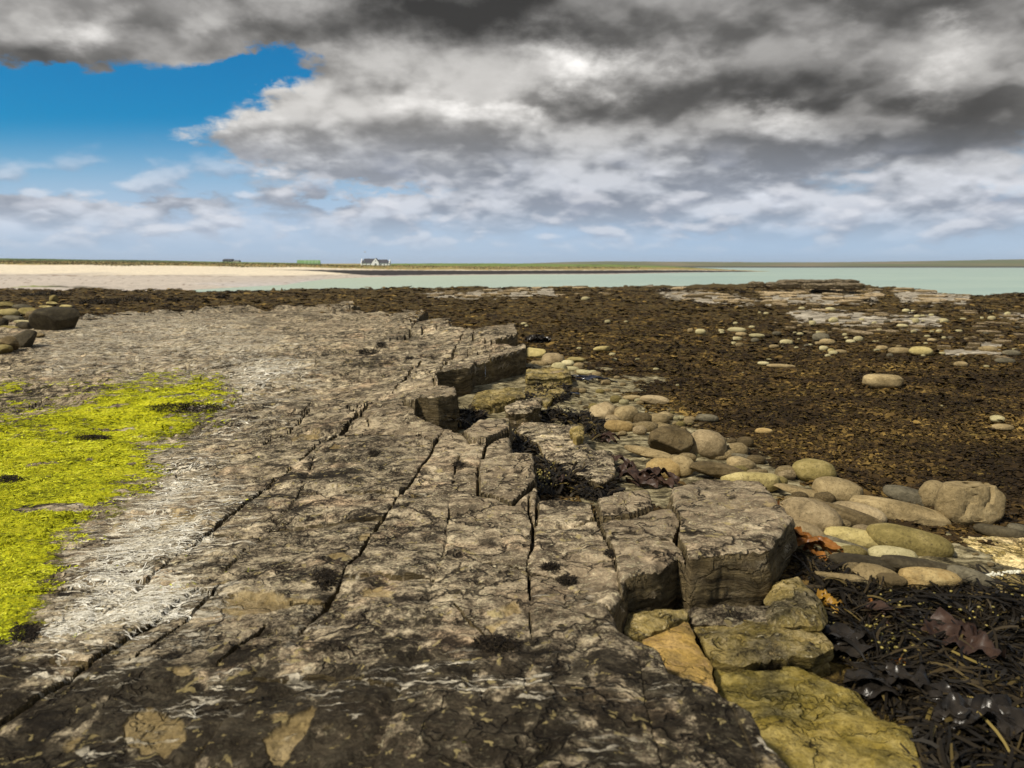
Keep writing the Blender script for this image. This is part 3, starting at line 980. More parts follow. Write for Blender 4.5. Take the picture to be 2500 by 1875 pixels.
def platform():
    pys = PLAT_PYS
    ds = np.array([G(1250, p)[1] for p in pys])
    ss = np.arange(-0.98, 0.47, 3.0 / F)
    S, Y = np.meshgrid(ss, ds)
    X = S * (Y + 0.15)
    sd = plat_sd(X, Y)
    lat = Y * (3.0 / F)
    # ---- labels
    k = np.zeros(X.shape, int)
    crack = np.zeros(X.shape)
    edge = np.full(X.shape, 9.0)
    gate = fbm(X * 0.9, Y * 0.9, 3, 60)
    for i in range(len(JA)):
        xi = xj(i, Y)
        k += (X > xi)
        w0, dep = JA[i][1] * .8, JA[i][2]
        w = w0 * np.clip(0.62 + 1.5 * fbm(X * 2.6, Y * 2.6, 3, 70 + i), 0.05, 1.6)
        if w0 < .01:
            w = w * np.clip(gate * 3 + 0.7, 0, 1)
        fade = sst(Y, 30, 9) * np.clip(sst(Y, JR[i][0] - .10, JR[i][0] + .45) * sst(Y, JR[i][1] + .6, JR[i][1] - .2) + (.25 * sst(gate, .05, .3) if JR[i][2] else 0), 0, 1)
        dist = np.abs(X - xi)
        w = np.maximum(w, 0.9 * lat * (w > .004))
        w = w * np.clip(fade * 1.6, 0.02, 1)
        crack = np.maximum(crack, dep * fade * np.clip(w / w0, 0.2, 1) * sst(1 - dist / np.maximum(w, 1e-5), 0, 0.8))
        edge = np.minimum(edge, dist)
    for i, q in enumerate(EXTRA):
        xi = np.interp(Y, q[:, 1], q[:, 0]) + .02 * fbm(Y * 2.3, Y * 0 + i, 3, 44)
        w = np.maximum(.016 * np.clip(.8 + 1.3 * fbm(X * 2, Y * 2, 3, 45 + i), .1, 1.6), .8 * lat)
        inr = (Y > q[0, 1]) & (Y < q[-1, 1])
        w = w * np.maximum(.12, np.sin(np.pi * np.clip((Y - q[0, 1]) / (q[-1, 1] - q[0, 1]), 0, 1)) ** .7)
        crack = np.maximum(crack, .08 * inr * sst(1 - np.abs(X - xi) / w, 0, .8))
    lab = np.zeros(X.shape, int)
    for kk in range(len(JA) + 1):
        sel = k == kk
        if not sel.any():
            continue
        xs, ys_ = X[sel], Y[sel]
        xm = xs.mean()
        j = np.zeros(xs.shape, int)
        cr = np.zeros(xs.shape)
        ed = np.full(xs.shape, 9.0)
        for q, (poly, y0, sl, w0, dep) in enumerate(JB[kk]):
            if poly is not None:
                yc = np.interp(xs, poly[:, 0], poly[:, 1])
            else:
                xmid = xj(min(kk, len(JA) - 1), y0)
                yc = y0 + sl * (xs - xmid)
            yc = yc + 0.14 * fbm(xs * 1.9, ys_ * 0 + q * 5.1 + kk, 4, 90 + q) * (1 if poly is None else .3)
            j += ys_ > yc
            w = w0 * np.clip((1.0 if poly is not None else .6) + 1.6 * fbm(xs * 2.2, ys_ * 2.2, 3, 110 + q + 7 * kk), 0.0, 1.6)
            dist = np.abs(ys_ - yc)
            rowsp = ys_ ** 2 / (CAMZ * F) * 3.0
            w = np.where(w > 0.003, np.maximum(w, 0.8 * rowsp), w)
            cr = np.maximum(cr, dep * np.clip(w / w0, 0, 1) * sst(1 - dist / np.maximum(w, 1e-5), 0, .8) * sst(ys_, 26, 6))
            ed = np.minimum(ed, dist)
        lab[sel] = kk * 100 + j
        crack[sel] = np.maximum(crack[sel], cr)
        edge[sel] = np.minimum(edge[sel], ed)
    BZ = np.zeros(X.shape)
    for i, (pts, dz, tx, ty) in enumerate(BLK):
        q = np.array([G(a, b_)[:2] for a, b_ in pts])
        s_ = sdf_poly(X, Y, q)
        ins = s_ > 0
        lab[ins] = 8000 + i
        BZ = np.where(ins, dz + tx * (X - q[:, 0].mean()) + ty * (Y - q[:, 1].mean()), BZ)
        wj = np.maximum(.012, .8 * lat)
        crack = np.maximum(np.where(ins, crack * .15, crack), np.where(sd > .02, .07, 0) * sst(1 - np.abs(s_) / wj, 0, .8) * sst(fbm(X * 2.4, Y * 2.4, 3, 640 + i), -.45, -.1))
        edge = np.where(ins, np.maximum(s_, 0), np.minimum(edge, np.abs(s_)))
    far = Y > 24
    lab[far] = 9000 + (np.clip((X[far] + 30) / 8, 0, 9)).astype(int)
    # ---- height
    Z = ztop_base(X, Y)
    xw = X + 0.15 * Y
    fx = 0.45 / (1 + 0.10 * np.maximum(Y - 4, 0))
    big = fbm(xw * fx + .3 * fbm(X * 1.1 * fx * 2, Y * 1.1, 2, 5), Y * 0.85, 4, 51, 0.5)
    Z += terrace(0.16 * big * (0.55 + 0.8 * sst(Y, 5, 14)) * sst(sd, 0, .5), 0.034, 0.88) * (0.5 + 0.5 * sst(Y, 3, 10))
    left_ = sst(-X, 1.0, 3.0) * sst(Y, 5, 9)
    Z += left_ * terrace(0.18 * fbm(xw * 0.25 * fx / .45 + 7, Y * .8 + .12 * X, 4, 57, .5), 0.035, .85)
    nf_ = sst(Y, 16, 6)
    Z += nf_ * terrace(0.030 * fbm(X * 2.3, Y * 3.6, 4, 54, .6), 0.010, 0.6) + (.3 + .7 * nf_) * 0.0045 * fbm(X * 14, Y * 20, 4, 53, .6)
    lift = 0.11 * sst(sd, 1.5, 0.0) * sst(Y, 7.2, 7.8)
    Z += lift + BZ
    off = {}
    for L in np.unique(lab):
        r3 = np.random.default_rng(int(L) + 5)
        off[L] = (r3.uniform(-.008, .008), r3.uniform(-.008, .008), r3.uniform(-.008, .008))
    for L, (a, bx, by) in off.items():
        sel = lab == L
        xs, ys_ = X[sel], Y[sel]
        Z[sel] += a + bx * (xs - xs.mean()) * .8 + by * (ys_ - ys_.mean()) * .8
    Z[(k == NB0 + 6) & (Y > 3.2)] += 0.05
    Z[(k == NB0 + 5) & (Y > 3.2)] += 0.015
    blockzone = (k >= NB0 + 5)
    # worn arrises
    Z -= 0.012 * np.exp(-edge / 0.03) * sst(Y, 14, 5)
    Z -= (0.018 * np.exp(-np.maximum(sd, 0) / 0.012) + .006 * np.exp(-np.maximum(sd, 0) / 0.06)) * sst(Y, 25, 7)
    Z -= crack
    # ---- growth and vignette masks authored on the photograph's pixels
    PX, PY = proj(X, Y, ztop_base(X, Y))
    wob = fbm(X * 1.7, Y * 1.7, 5, 61, .6)
    wpx = 0.5 * (PY - 640) * 0.16

    def zm(pts, ox, oy, s):
        return [(ox + a / s, oy + b / s) for a, b in pts]
    gpoly = zm([(-1500, 290), (0, 310), (250, 290), (480, 240), (560, 205), (760, 150), (950, 130), (1190, 165), (1270, 250), (1230, 310), (1000, 400), (800, 480), (790, 560), (850, 660), (730, 750), (600, 850), (480, 920),
                (390, 1000), (340, 1120), (330, 1250), (260, 1350), (200, 1480), (120, 1600), (-1500, 1750)], 0, 860, 2.242)
    gs = sdf_poly(PX, PY, gpoly)
    green = np.clip(0.5 + (gs + wob * 75) / 110, 0, 1)
    g2 = sdf_poly(PX, PY, zm([(-100, 150), (120, 120), (190, 160), (130, 215), (-100, 215)], 0, 860, 2.242))
    green = np.maximum(green, np.clip(.4 + (g2 + wob * 30) / 40, 0, .8))
    pale_green = np.clip(.5 + (sdf_poly(PX, PY, zm([(0, 150), (500, 100), (900, 40), (1300, 100), (1250, 180), (700, 230), (0, 250)], 0, 860, 2.242)) + wob * 60) / 70, 0, 1) * .45
    green = np.maximum(green, pale_green)
    green *= 1 - 0.9 * sst(fbm(X * .8, Y * 2.6, 5, 63, .6), 0.22, 0.34)
    wpoly = zm([(700, 90), (1000, 40), (1300, 10), (1660, 50), (1640, 130), (1300, 330), (1050, 440), (900, 520), (1130, 570), (1170, 640), (1080, 760), (1270, 820), (1200, 900), (1170, 1040),
                (1020, 1150), (1180, 1230), (1100, 1420), (850, 1560), (300, 1680), (100, 1600), (330, 1250), (390, 1000), (600, 850), (800, 600), (780, 470), (1230, 300), (1150, 170), (800, 140)], 0, 860, 2.242)
    ws = sdf_poly(PX, PY, wpoly)
    white = np.clip(0.58 + (ws + wob * 90) / 190, 0, 1)
    w3 = sdf_poly(PX, PY, [(520, 880), (640, 868), (740, 880), (720, 930), (640, 960), (560, 1000), (480, 1040), (440, 1050), (540, 985), (560, 930)])
    white = np.maximum(white, np.clip(.55 + (w3 + wob * 40) / 50, 0, 1))
    w2 = sdf_poly(PX, PY, [(190, 760), (300, 740), (560, 770), (700, 830), (640, 900), (420, 880), (100, 900), (90, 850)])
    white = np.maximum(white, np.clip(.45 + (w2 + wob * 60) / 110, 0, .75))
    white = np.maximum(white, 0.30 * sst(wob, 0.0, .4) * sst(PY, 1150, 1500))
    white = np.maximum(white, 0.42 * sst(fbm(X * 2.1, Y * 2.1, 4, 66), 0.05, .35) * sst(PY, 1560, 1620))
    white = np.maximum(white, 0.22 * sst(wob, 0.1, .5))
    tan = np.zeros(X.shape)
    for p in ([(531, 1480), (549, 1444), (633, 1430), (720, 1445), (780, 1460), (700, 1475), (660, 1490), (580, 1510)], [(1213, 1484), (1246, 1459), (1282, 1471), (1278, 1488), (1234, 1500)], [(1181, 1512), (1246, 1500), (1209, 1545), (1185, 1552)],
              [(696, 1043), (780, 1030), (790, 1052), (714, 1064)], [(290, 1745), (360, 1715), (450, 1735), (460, 1790), (400, 1840), (310, 1810)], [(640, 1790), (760, 1720), (780, 1740), (730, 1800), (690, 1860), (660, 1850)], [(410, 1625), (450, 1615), (478, 1640), (440, 1655)],
              [(360, 1268), (430, 1238), (500, 1250), (470, 1275), (380, 1300)], [(850, 1310), (900, 1290), (930, 1310), (880, 1330)]):
        tan = np.maximum(tan, sst(sdf_poly(PX, PY, p) + (wob * 1.0 + 1.2 * fbm(X * 9, Y * 9, 4, 65, .6)) * 16 - 5, -2, 3))
    Z -= 0.008 * tan
    Z += 0.012 * sst(green, .4, .8) * (0.5 + fbm(X * 9, Y * 14, 3, 67))
    mottle_vignette = np.clip(.75 * sst(PY, 1540, 1660) + .5 * sst(fbm(X * .6, Y * .6, 4, 70), .05, .4) - .5 * sst(sd, .8, .2) * sst(PY, 1600, 1500) - .4 * white, 0, 1)  # foreground vignette painted into the rock colour, plus random dark mottling
    clean = np.clip(sst(sd, 1.0, .1) * sst(Y, 11, 7) * sst(Y, 2.7, 3.6) * (.75 + 1.1 * fbm(X * 1.6, Y * 1.6, 4, 69)) + .35 * sst(fbm(X * .7, Y * .7, 4, 68), 0, .4), 0, 1)
    A = np.stack([white * (1 - .5 * green), green, tan, clean], -1)
    # ---- cells
    sdc = 0.25 * (sd[:-1, :-1] + sd[1:, :-1] + sd[:-1, 1:] + sd[1:, 1:])
    solid = sdc > 0
    labc = lab[:-1, :-1]
    return X, Y, Z, A, solid, labc, sd, mottle_vignette


def smooth_border(X, Y, solid, iters=3):
    R, C = X.shape
    pad = np.pad(solid, 1)
    vid = np.arange(R * C).reshape(R, C)
    E = []
    # horizontal edges (row i, between col j and j+1): cells above/below
    up = pad[:-1, 1:-1]
    dn = pad[1:, 1:-1]
    i, j = np.nonzero(up != dn)
    E.append(np.stack([vid[i, j], vid[i, j + 1]], -1))
    lf = pad[1:-1, :-1]
    rt = pad[1:-1, 1:]
    i, j = np.nonzero(lf != rt)
    E.append(np.stack([vid[i, j], vid[i + 1, j]], -1))
    E = np.concatenate(E)
    x, y = X.ravel().copy(), Y.ravel().copy()
    for _ in range(iters):
        sx, sy, c = np.zeros_like(x), np.zeros_like(x), np.zeros_like(x)
        for a, b in ((0, 1), (1, 0)):
            np.add.at(sx, E[:, a], x[E[:, b]])
            np.add.at(sy, E[:, a], y[E[:, b]])
            np.add.at(c, E[:, a], 1)
        q = c > 0
        x[q] = .4 * x[q] + .6 * sx[q] / c[q]
        y[q] = .4 * y[q] + .6 * sy[q] / c[q]
    return x.reshape(R, C), y.reshape(R, C)


def cells_mesh(name, X, Y, Z, A, mask, solid, zbot, mat, K=12, jut=0.022, seed=0, D=None):
    """mesh of the masked cells, with stepped side walls where the solid ends"""
    R, C = X.shape
    vid = np.arange(R * C).reshape(R, C)
    i, j = np.nonzero(mask)
    quads = np.stack([vid[i, j], vid[i, j + 1], vid[i + 1, j + 1], vid[i + 1, j]], -1)
    used, invq = np.unique(quads, return_inverse=True)
    quads = invq.reshape(-1, 4)
    V = np.stack([X.ravel()[used], Y.ravel()[used], Z.ravel()[used]], -1)
    AT = A.reshape(-1, 4)[used]
    DT = np.zeros(len(used)) if D is None else D.ravel()[used]
    pad = np.pad(solid, 1)
    E = []
    for di, dj, (a0, a1), (b0, b1) in ((-1, 0, (0, 1), (0, 0)), (1, 0, (1, 0), (1, 1)), (0, -1, (0, 0), (1, 0)), (0, 1, (1, 1), (0, 1))):
        nb = pad[i + 1 + di, j + 1 + dj]
        s = ~nb
        if s.any():
            E.append(np.stack([vid[i[s] + a0, j[s] + a1], vid[i[s] + b0, j[s] + b1]], -1))
    if E:
        E = np.concatenate(E)
        bu, inv = np.unique(E, return_inverse=True)
        e = inv.reshape(-1, 2)
        bx, by, bz = X.ravel()[bu], Y.ravel()[bu], Z.ravel()[bu]
        nx, ny = np.zeros(len(bu)), np.zeros(len(bu))
        ex, ey = bx[e[:, 1]] - bx[e[:, 0]], by[e[:, 1]] - by[e[:, 0]]
        for q in (0, 1):
            np.add.at(nx, e[:, q], -ey)
            np.add.at(ny, e[:, q], ex)
        ln = np.hypot(nx, ny) + 1e-9
        nx, ny = nx / ln, ny / ln
        zb = zbot(bx, by)
        zb = np.minimum(zb, bz - 0.02)
        rows = []
        arc = bx * 3.1 + by * 2.7
        for q in range(K + 1):
            t = q / K
            jo = jut * (.9 * math.sin(q * 12.9898 + seed) * (1 if q else 0) * .7 + pn(arc * .45, np.full_like(arc, (q // 2) * 1.7 + 31), 200 + seed) * 0.9 + 0.5 * pn(arc * 1.6, np.full_like(arc, q * 2.9), 220 + seed) + .16 * pn(arc * 7, np.full_like(arc, q * .7), 240 + seed)) * (0.15 if q == 0 else 1.0)
            rows.append(np.stack([bx + nx * jo, by + ny * jo, bz + (zb - bz) * t], -1))
        W = np.stack(rows, 0)          # K+1, n, 3
        n = len(bu)
        o0 = len(V)
        fq = []
        # join to the top with the row 0 copies
        for q in range(K):
            fq.append(np.stack([o0 + q * n + e[:, 0], o0 + q * n + e[:, 1], o0 + (q + 1) * n + e[:, 1], o0 + (q + 1) * n + e[:, 0]], -1))
        # weld row 0 to the top surface vertices
        top_index = np.searchsorted(used, bu)
        V2 = np.concatenate([V, W.reshape(-1, 3)])
        fq = np.concatenate(fq)
        m0 = (fq >= o0) & (fq < o0 + n)
        fq[m0] = top_index[fq[m0] - o0]
        quads = np.concatenate([quads, fq])
        V = V2
        DT = np.concatenate([DT, np.zeros(len(W.reshape(-1, 3)))])
        AT = np.concatenate([AT, np.tile(np.array([0, 0, 0, 0.25]), (len(W.reshape(-1, 3)), 1))])
    return new_mesh(name, V, quads, mat, smooth=True, sharp=38, attrs={'grow': AT, 'mottle_vignette': np.repeat(DT[:, None], 3, 1)})


def zlow(x, y):
    """height of the shore below and beyond the platform"""
    x = np.asarray(x, float)
    y = np.asarray(y, float)
    d = -sdf_poly(x, y, PLAT)
    z = -0.235 - 0.07 * sst(d, 0.1, 2.0) - 0.10 * sst(x, .6, 1.0) * sst(y, 4.2, 3.6) - 0.22 * sst(y, 10, 45)
    z = z + 0.05 * fbm(x * 0.9, y * 0.9, 3, 301) * sst(d, .1, .8) + 0.10 * fbm(x * 0.16, y * 0.16, 3, 302) * sst(y, 6, 20)
    return z


def build_platform():
    X, Y, Z, A, solid, lab, sd, mottle_vignette = platform()
    X, Y = snap_border(X, Y, solid, plat_sd)
    root = empty("rock_platform", (0, 0, 0))
    tag(root, kind='structure')

    def zb(x, y):
        return zlow(x, y) - 0.12
    n = 0
    for L in np.unique(lab[solid]):
        mask = solid & (lab == L)
        c = int(mask.sum())
        if c < 4:
            solid_small.append(c)
        r, cc = np.nonzero(mask)
        a0, a1, b0, b1 = r.min(), r.max() + 1, cc.min(), cc.max() + 1
        # crop, keeping a border so that neighbours are known
        p0, p1, q0, q1 = max(a0 - 1, 0), min(a1 + 1, solid.shape[0]), max(b0 - 1, 0), min(b1 + 1, solid.shape[1])
        me = cells_mesh("slab", X[p0:p1 + 1, q0:q1 + 1], Y[p0:p1 + 1, q0:q1 + 1], Z[p0:p1 + 1, q0:q1 + 1], A[p0:p1 + 1, q0:q1 + 1], mask[p0:p1, q0:q1], solid[p0:p1, q0:q1], zb, M_SLAB, D=mottle_vignette[p0:p1 + 1, q0:q1 + 1])
        obj("slab", me, root)
        n += 1
    return X, Y, Z, A, solid, sd


solid_small = []
PX_, PY_, PZ_, PA_, PSOLID, PSD = build_platform()


# ================================================================== foreshore below the platform
def shelf_edge(px):
    """depth (m) at which the weedy shelf breaks off towards the water"""
    ey = np.interp(px, [-1500, 0, 480, 700, 860, 1100, 1500, 1800, 2090, 2250, 2330, 2385, 2440, 2500, 3300], [704, 705, 708, 706, 704, 700, 698, 692, 694, 706, 716, 722, 718, 712, 706])
    b = (H0 / 2 - ey) / F
    return (CAMZ + 0.5) / (SP - b * CP) * (CP + b * SP)


BARE = [(1285, 880), (1360, 890), (1430, 905), (1600, 925), (1530, 960), (1560, 985), (1640, 1010), (1700, 1050), (1780, 1075), (1850, 1110), (1960, 1150), (2080, 1210), (2200, 1290), (2320, 1310), (2600, 1320), (2600, 1440),
        (2200, 1450), (2000, 1480), (1950, 1430), (1900, 1250), (1600, 1230), (1300, 1215), (1240, 1110), (1100, 1040), (1070, 960), (1150, 930)]


def build_foreshore():
    pys = np.concatenate([np.arange(5200, 2500, -150), np.arange(2500, 1900, -20), np.arange(1900, 760, -4.0), np.arange(760, 668, -2.0)])
    ds = np.array([G(1250, p, -0.4)[1] for p in pys])
    ss = np.arange(-0.96, 0.96, 3.6 / F)
    S, Y = np.meshgrid(ss, ds)
    X = S * (Y + 1.4)
    Z = zlow(X, Y)
    PXs, PYs = proj(X, Y, Z)
    wob = fbm(X * 1.5, Y * 1.5, 5, 311, .6)
    bare = np.clip(0.5 + (sdf_poly(PXs, PYs, BARE) + wob * 70) / 60, 0, 1)
    # pale ledges showing through the weed far to the right
    pale = np.zeros_like(X)
    for p in ([(1570, 700), (1750, 715), (1850, 730), (1840, 745), (1650, 735)], [(1850, 715), (2150, 710), (2140, 745), (1880, 745)], [(2180, 705), (2380, 715), (2360, 745), (2200, 740)], [(2440, 765), (2600, 760), (2600, 790), (2440, 780)],
              [(1000, 715), (1350, 700), (1360, 722), (1100, 730)], [(2280, 850), (2440, 830), (2460, 870), (2320, 880)], [(1900, 755), (2300, 770), (2300, 800), (1950, 790)]):
        pale = np.maximum(pale, np.clip(.36 + (sdf_poly(PXs, PYs, p) + 26 * fbm(X * .5, Y * 0.8, 4, 313, .6)) / 14, 0, 1))
    lump = 0.034 * fbm(X * 2.8, Y * 2.8, 4, 305, .6) + 0.055 * fbm(X * 0.8, Y * 0.8, 3, 306) * sst(Y, 8, 20)
    Z += lump * (1 - .6 * bare) + bare * terrace(0.05 * fbm(X * 1.3, Y * 1.8, 4, 307), .018, .7)
    Z += 0.10 * terrace(fbm(X * .35, Y * .7, 4, 308), .3, .8) * sst(Y, 15, 30)
    ye = shelf_edge(PXs) * (1 + 0.10 * fbm(S * 22, S * 0 + 3, 4, 309, .6))
    Z += 0.10 * sst(Y, ye - 8, ye - 1) * sst(fbm(S * 30, Y * .15, 3, 310), -.2, .3)
    Z = np.where(Y > ye, np.minimum(Z, -0.6 - (Y - ye) * 0.9), Z)
    Z = np.maximum(Z, -3.6)
    mask = (sdf_poly(X, Y, PLAT) < 0.35)
    mc = mask[:-1, :-1] & mask[1:, 1:]
    A = np.stack([bare, pale, sst(fbm(X * .25, Y * .25, 4, 312), -.25, .3), np.zeros_like(X)], -1)
    # material
    m, N, b = mat_new("weedy_shore")
    tc = N.add('ShaderNodeTexCoord')
    o = tc.outputs['Object']
    at = N.add('ShaderNodeAttribute', attribute_name='grow')
    rgb = N.add('ShaderNodeSeparateColor')
    N.l.new(at.outputs['Color'], rgb.inputs[0])
    n1 = N.noise(o, 9.0, 8, 0.72)
    n2 = N.noise(o, 40.0, 5, 0.7)
    v = N.m('ADD', N.m('MULTIPLY', n1, .6), N.m('MULTIPLY', n2, .4))
    weed = N.ramp(v, [(0.40, (.010, .007, .003)), (0.48, (.040, .027, .009)), (0.55, (.12, .080, .022)), (0.63, (.30, .21, .06))])
    rock = N.ramp(N.noise(N.map(o, scale=(1, 1.6, 1)), 7.0, 8, 0.75), [(0.38, (.022, .018, .010)), (0.46, (.10, .082, .045)), (0.53, (.25, .21, .115)), (0.62, (.46, .40, .25))])
    palec = N.ramp(N.noise(N.map(o, scale=(.6, 1.4, 1)), 3.0, 7, 0.65), [(0.38, (.04, .035, .022)), (0.49, (.27, .23, .17)), (0.62, (.55, .49, .38))])
    bm_ = N.sm(N.m('ADD', rgb.outputs[0], N.m('MULTIPLY', N.m('SUBTRACT', N.noise(o, 6.0, 6, .65), .5), .9)), .42, .6)
    pm_ = N.sm(N.m('ADD', rgb.outputs[1], N.m('MULTIPLY', N.m('SUBTRACT', N.noise(N.map(o, scale=(.7, 1.5, 1)), 1.4, 6, .65), .5), 1.6)), .5, .62)
    col = N.mix(bm_, weed, rock)
    col = N.mix(pm_, col, palec)
    N.l.new(col, b.inputs['Base Color'])
    b.inputs['Roughness'].default_value = 0.75
    b.inputs['Specular IOR Level'].default_value = 0.08
    N.l.new(N.bump(v, 1.0, 0.04), b.inputs['Normal'])
    me = cells_mesh("foreshore", X, Y, Z, A, mc, np.ones_like(mc), lambda a, b_: a * 0, m)
    o_ = obj("foreshore", me)
    tag(o_, kind='structure')
    return X, Y, Z, A, o_, pys, ss


FX, FY, FZ, FA, FORESHORE, F_PYS, F_SS = build_foreshore()
F_DS = FY[:, 0]


def _bil(T, x, y):
    """look a grid table up at plan points"""
    x = np.asarray(x, float)
    y = np.asarray(y, float)
    s = x / (y + 1.4)
    c = np.clip((s - F_SS[0]) / (F_SS[1] - F_SS[0]), 0, len(F_SS) - 1.001)
    r = np.clip(np.interp(y, F_DS, np.arange(len(F_DS))), 0, len(F_DS) - 1.001)
    i, j = r.astype(int), c.astype(int)
    a, b = r - i, c - j
    return (T[i, j] * (1 - a) * (1 - b) + T[i + 1, j] * a * (1 - b) + T[i, j + 1] * (1 - a) * b + T[i + 1, j + 1] * a * b)


P_DS, P_SS = None, None


def fz(x, y):
    return _bil(FZ, x, y)


P_SS0 = -0.98
P_DSV = np.array([G(1250, p)[1] for p in PLAT_PYS])


def _ptab(T, x, y):
    x = np.asarray(x, float)
    y = np.asarray(y, float)
    s = x / (y + 0.15)
    j = np.clip(np.round((s - P_SS0) / (3.0 / F)), 0, T.shape[1] - 1).astype(int)
    i = np.clip(np.round(np.interp(y, P_DSV, np.arange(len(P_DSV)))), 0, T.shape[0] - 1).astype(int)
    return T[i, j]


def gz(x, y):
    """ground height whichever surface is on top"""
    on = _ptab(PSD, x, y) > 0
    return np.where(on, _ptab(PZ_, x, y), fz(x, y))


def hit(px, py, z0=-0.25):
    """where the line through a pixel meets the ground"""
    z = z0
    for _ in range(12):
        p = G(px, py, z)
        z2 = float(gz(p[0], p[1]))
        z = z + 0.6 * (z2 - z)
    return G(px, py, z)


def hitv(px, py, z0=-0.25):
    z = np.full(len(px), z0)
    for _ in range(12):
        p = Gv(px, py, z)
        z = z + 0.6 * (gz(p[:, 0], p[:, 1]) - z)
    return Gv(px, py, z)


# ------------------------------------------------------------------ slabs and stumps of rock that stand lower than the platform
def plate(name, pts, ztop, zbot, mat, parent, step=0.012, rough=0.010, tilt=(0, 0), seed=1, jut=0.02, ter=0.012):
    q = np.array([G(a, b, ztop)[:2] for a, b in pts])
    lo, hi = q.min(0) - .05, q.max(0) + .05
    xs, ys = np.arange(lo[0], hi[0], step), np.arange(lo[1], hi[1], step)
    X, Y = np.meshgrid(xs, ys)
    sd = sdf_poly(X, Y, q) + 0.02 * fbm(X * 7, Y * 7, 4, 400 + seed, .6)
    Z = ztop + (X - q[:, 0].mean()) * tilt[0] + (Y - q[:, 1].mean()) * tilt[1]
    Z = Z + terrace(ter * 4 * fbm(X * 2.6, Y * 3.4, 4, 410 + seed, .6), ter, .7) + rough * fbm(X * 9, Y * 9, 4, 420 + seed, .6)
    Z -= 0.02 * np.exp(-np.maximum(sd, 0) / .02)
    sc = .25 * (sd[:-1, :-1] + sd[1:, :-1] + sd[:-1, 1:] + sd[1:, 1:])
    solid = sc > 0
    Xs, Ys = smooth_border(X, Y, solid, 3)
    A = np.zeros(X.shape + (4,))
    me = cells_mesh(name, Xs, Ys, Z, A, solid, solid, lambda x, y: np.full_like(x, zbot), mat, jut=jut, seed=seed)
    return obj(name, me, parent)


def Z8(l):
    return [(1500 + a / 2.212, 1300 + b / 2.212) for a, b in l]


def Z5(l):
    return [(1600 + a / 2.458, 900 + b / 2.458) for a, b in l]


def Z4(l):
    return [(900 + a / 2.765, 750 + b / 2.765) for a, b in l]


plate("ledge", Z8([(415, 470), (560, 425), (760, 430), (960, 455), (1095, 440), (1130, 520), (1190, 600), (1100, 655), (880, 650), (700, 690), (520, 660)]), -0.20, -0.45, M_OCHRE, FORESHORE, seed=3)
plate("ledge", Z8([(540, 720), (760, 720), (990, 688), (1100, 740), (1290, 830), (1440, 960), (1610, 1040), (1660, 1300), (1500, 1420), (1000, 1420), (700, 1100), (560, 880)]), -0.235, -0.5, rock_material("yellow_slab", growth=False, ochre=.72, tint=(1.0, 1.0, .74)), FORESHORE, seed=4, rough=.014)
plate("ledge", Z8([(150, 560), (390, 455), (440, 560), (490, 640), (525, 700), (545, 800), (560, 900), (400, 900), (250, 760)]), -0.165, -0.45, rock_material("rusty_slab", growth=False, ochre=0.75, tint=(1.15, 1.0, .9), tanbias=.2), FORESHORE, seed=5, ter=.004, rough=.004)
plate("ledge", Z8([(60, 415), (240, 395), (395, 395), (390, 445), (170, 540), (60, 520)]), -0.14, -0.4, M_OCHRE, FORESHORE, seed=6)
plate("ledge", Z5([(690, 1330), (750, 1255), (860, 1225), (930, 1300), (985, 1390), (990, 1470), (700, 1475)]), -0.13, -0.42, M_OCHRE, FORESHORE, seed=7, jut=.035)
plate("ledge", Z8([(420, 385), (860, 385), (1110, 420), (1110, 470), (420, 450)]), -0.175, -0.42, M_DARKROCK, FORESHORE, seed=8, jut=.03)
# low bedded ledges in the bay of the platform edge
plate("ledge", Z4([(1040, 760), (1180, 775), (1450, 790), (1440, 870), (1520, 960), (1650, 960), (1665, 1130), (1560, 1190), (1420, 1130), (1200, 1000), (1130, 900), (1000, 830)]), -0.16, -0.42, M_SLAB, FORESHORE, seed=9)
plate("ledge", Z4([(920, 660), (1010, 625), (1165, 610), (1170, 660), (1080, 700), (930, 705)]), -0.07, -0.42, M_BLOCK, FORESHORE, seed=10)
plate("ledge", Z4([(1065, 420), (1230, 395), (1360, 415), (1370, 460), (1240, 470), (1070, 480)]), -0.10, -0.4, M_OCHRE, FORESHORE, seed=11)
plate("ledge", Z4([(720, 570), (1030, 530), (1060, 590), (800, 650), (700, 640)]), -0.12, -0.4, M_OCHRE, FORESHORE, seed=12, jut=.04)
plate("ledge", Z4([(690, 640), (900, 600), (930, 640), (760, 690)]), -0.18, -0.4, M_DARKROCK, FORESHORE, seed=13, jut=.04)
plate("ledge", Z4([(1070, 490), (1250, 480), (1330, 560), (1200, 640), (1060, 560)]), -0.19, -0.4, M_OCHRE, FORESHORE, seed=14)
plate("ledge", Z4([(1360, 820), (1380, 785), (1450, 785), (1450, 850), (1400, 865)]), -0.06, -0.3, M_OCHRE, FORESHORE, seed=15, jut=.01)
plate("ledge", Z5([(1700, 1010), (1900, 985), (2260, 1010), (2260, 1230), (2060, 1215), (1850, 1180), (1720, 1110)]), -0.27, -0.5, rock_material("pale_shore_rock", growth=False, tint=(2.0, 1.95, 1.6), ochre=.25), FORESHORE, seed=16, ter=.006)
plate("ledge", Z5([(1920, 1210), (2060, 1190), (2300, 1215), (2300, 1290), (2120, 1340), (1960, 1260)]), -0.24, -0.5, M_OCHRE, FORESHORE, seed=17)
plate("ledge", Z5([(1640, 960), (1750, 950), (1770, 1000), (1660, 1005)]), -0.27, -0.45, M_OCHRE, FORESHORE, seed=18)


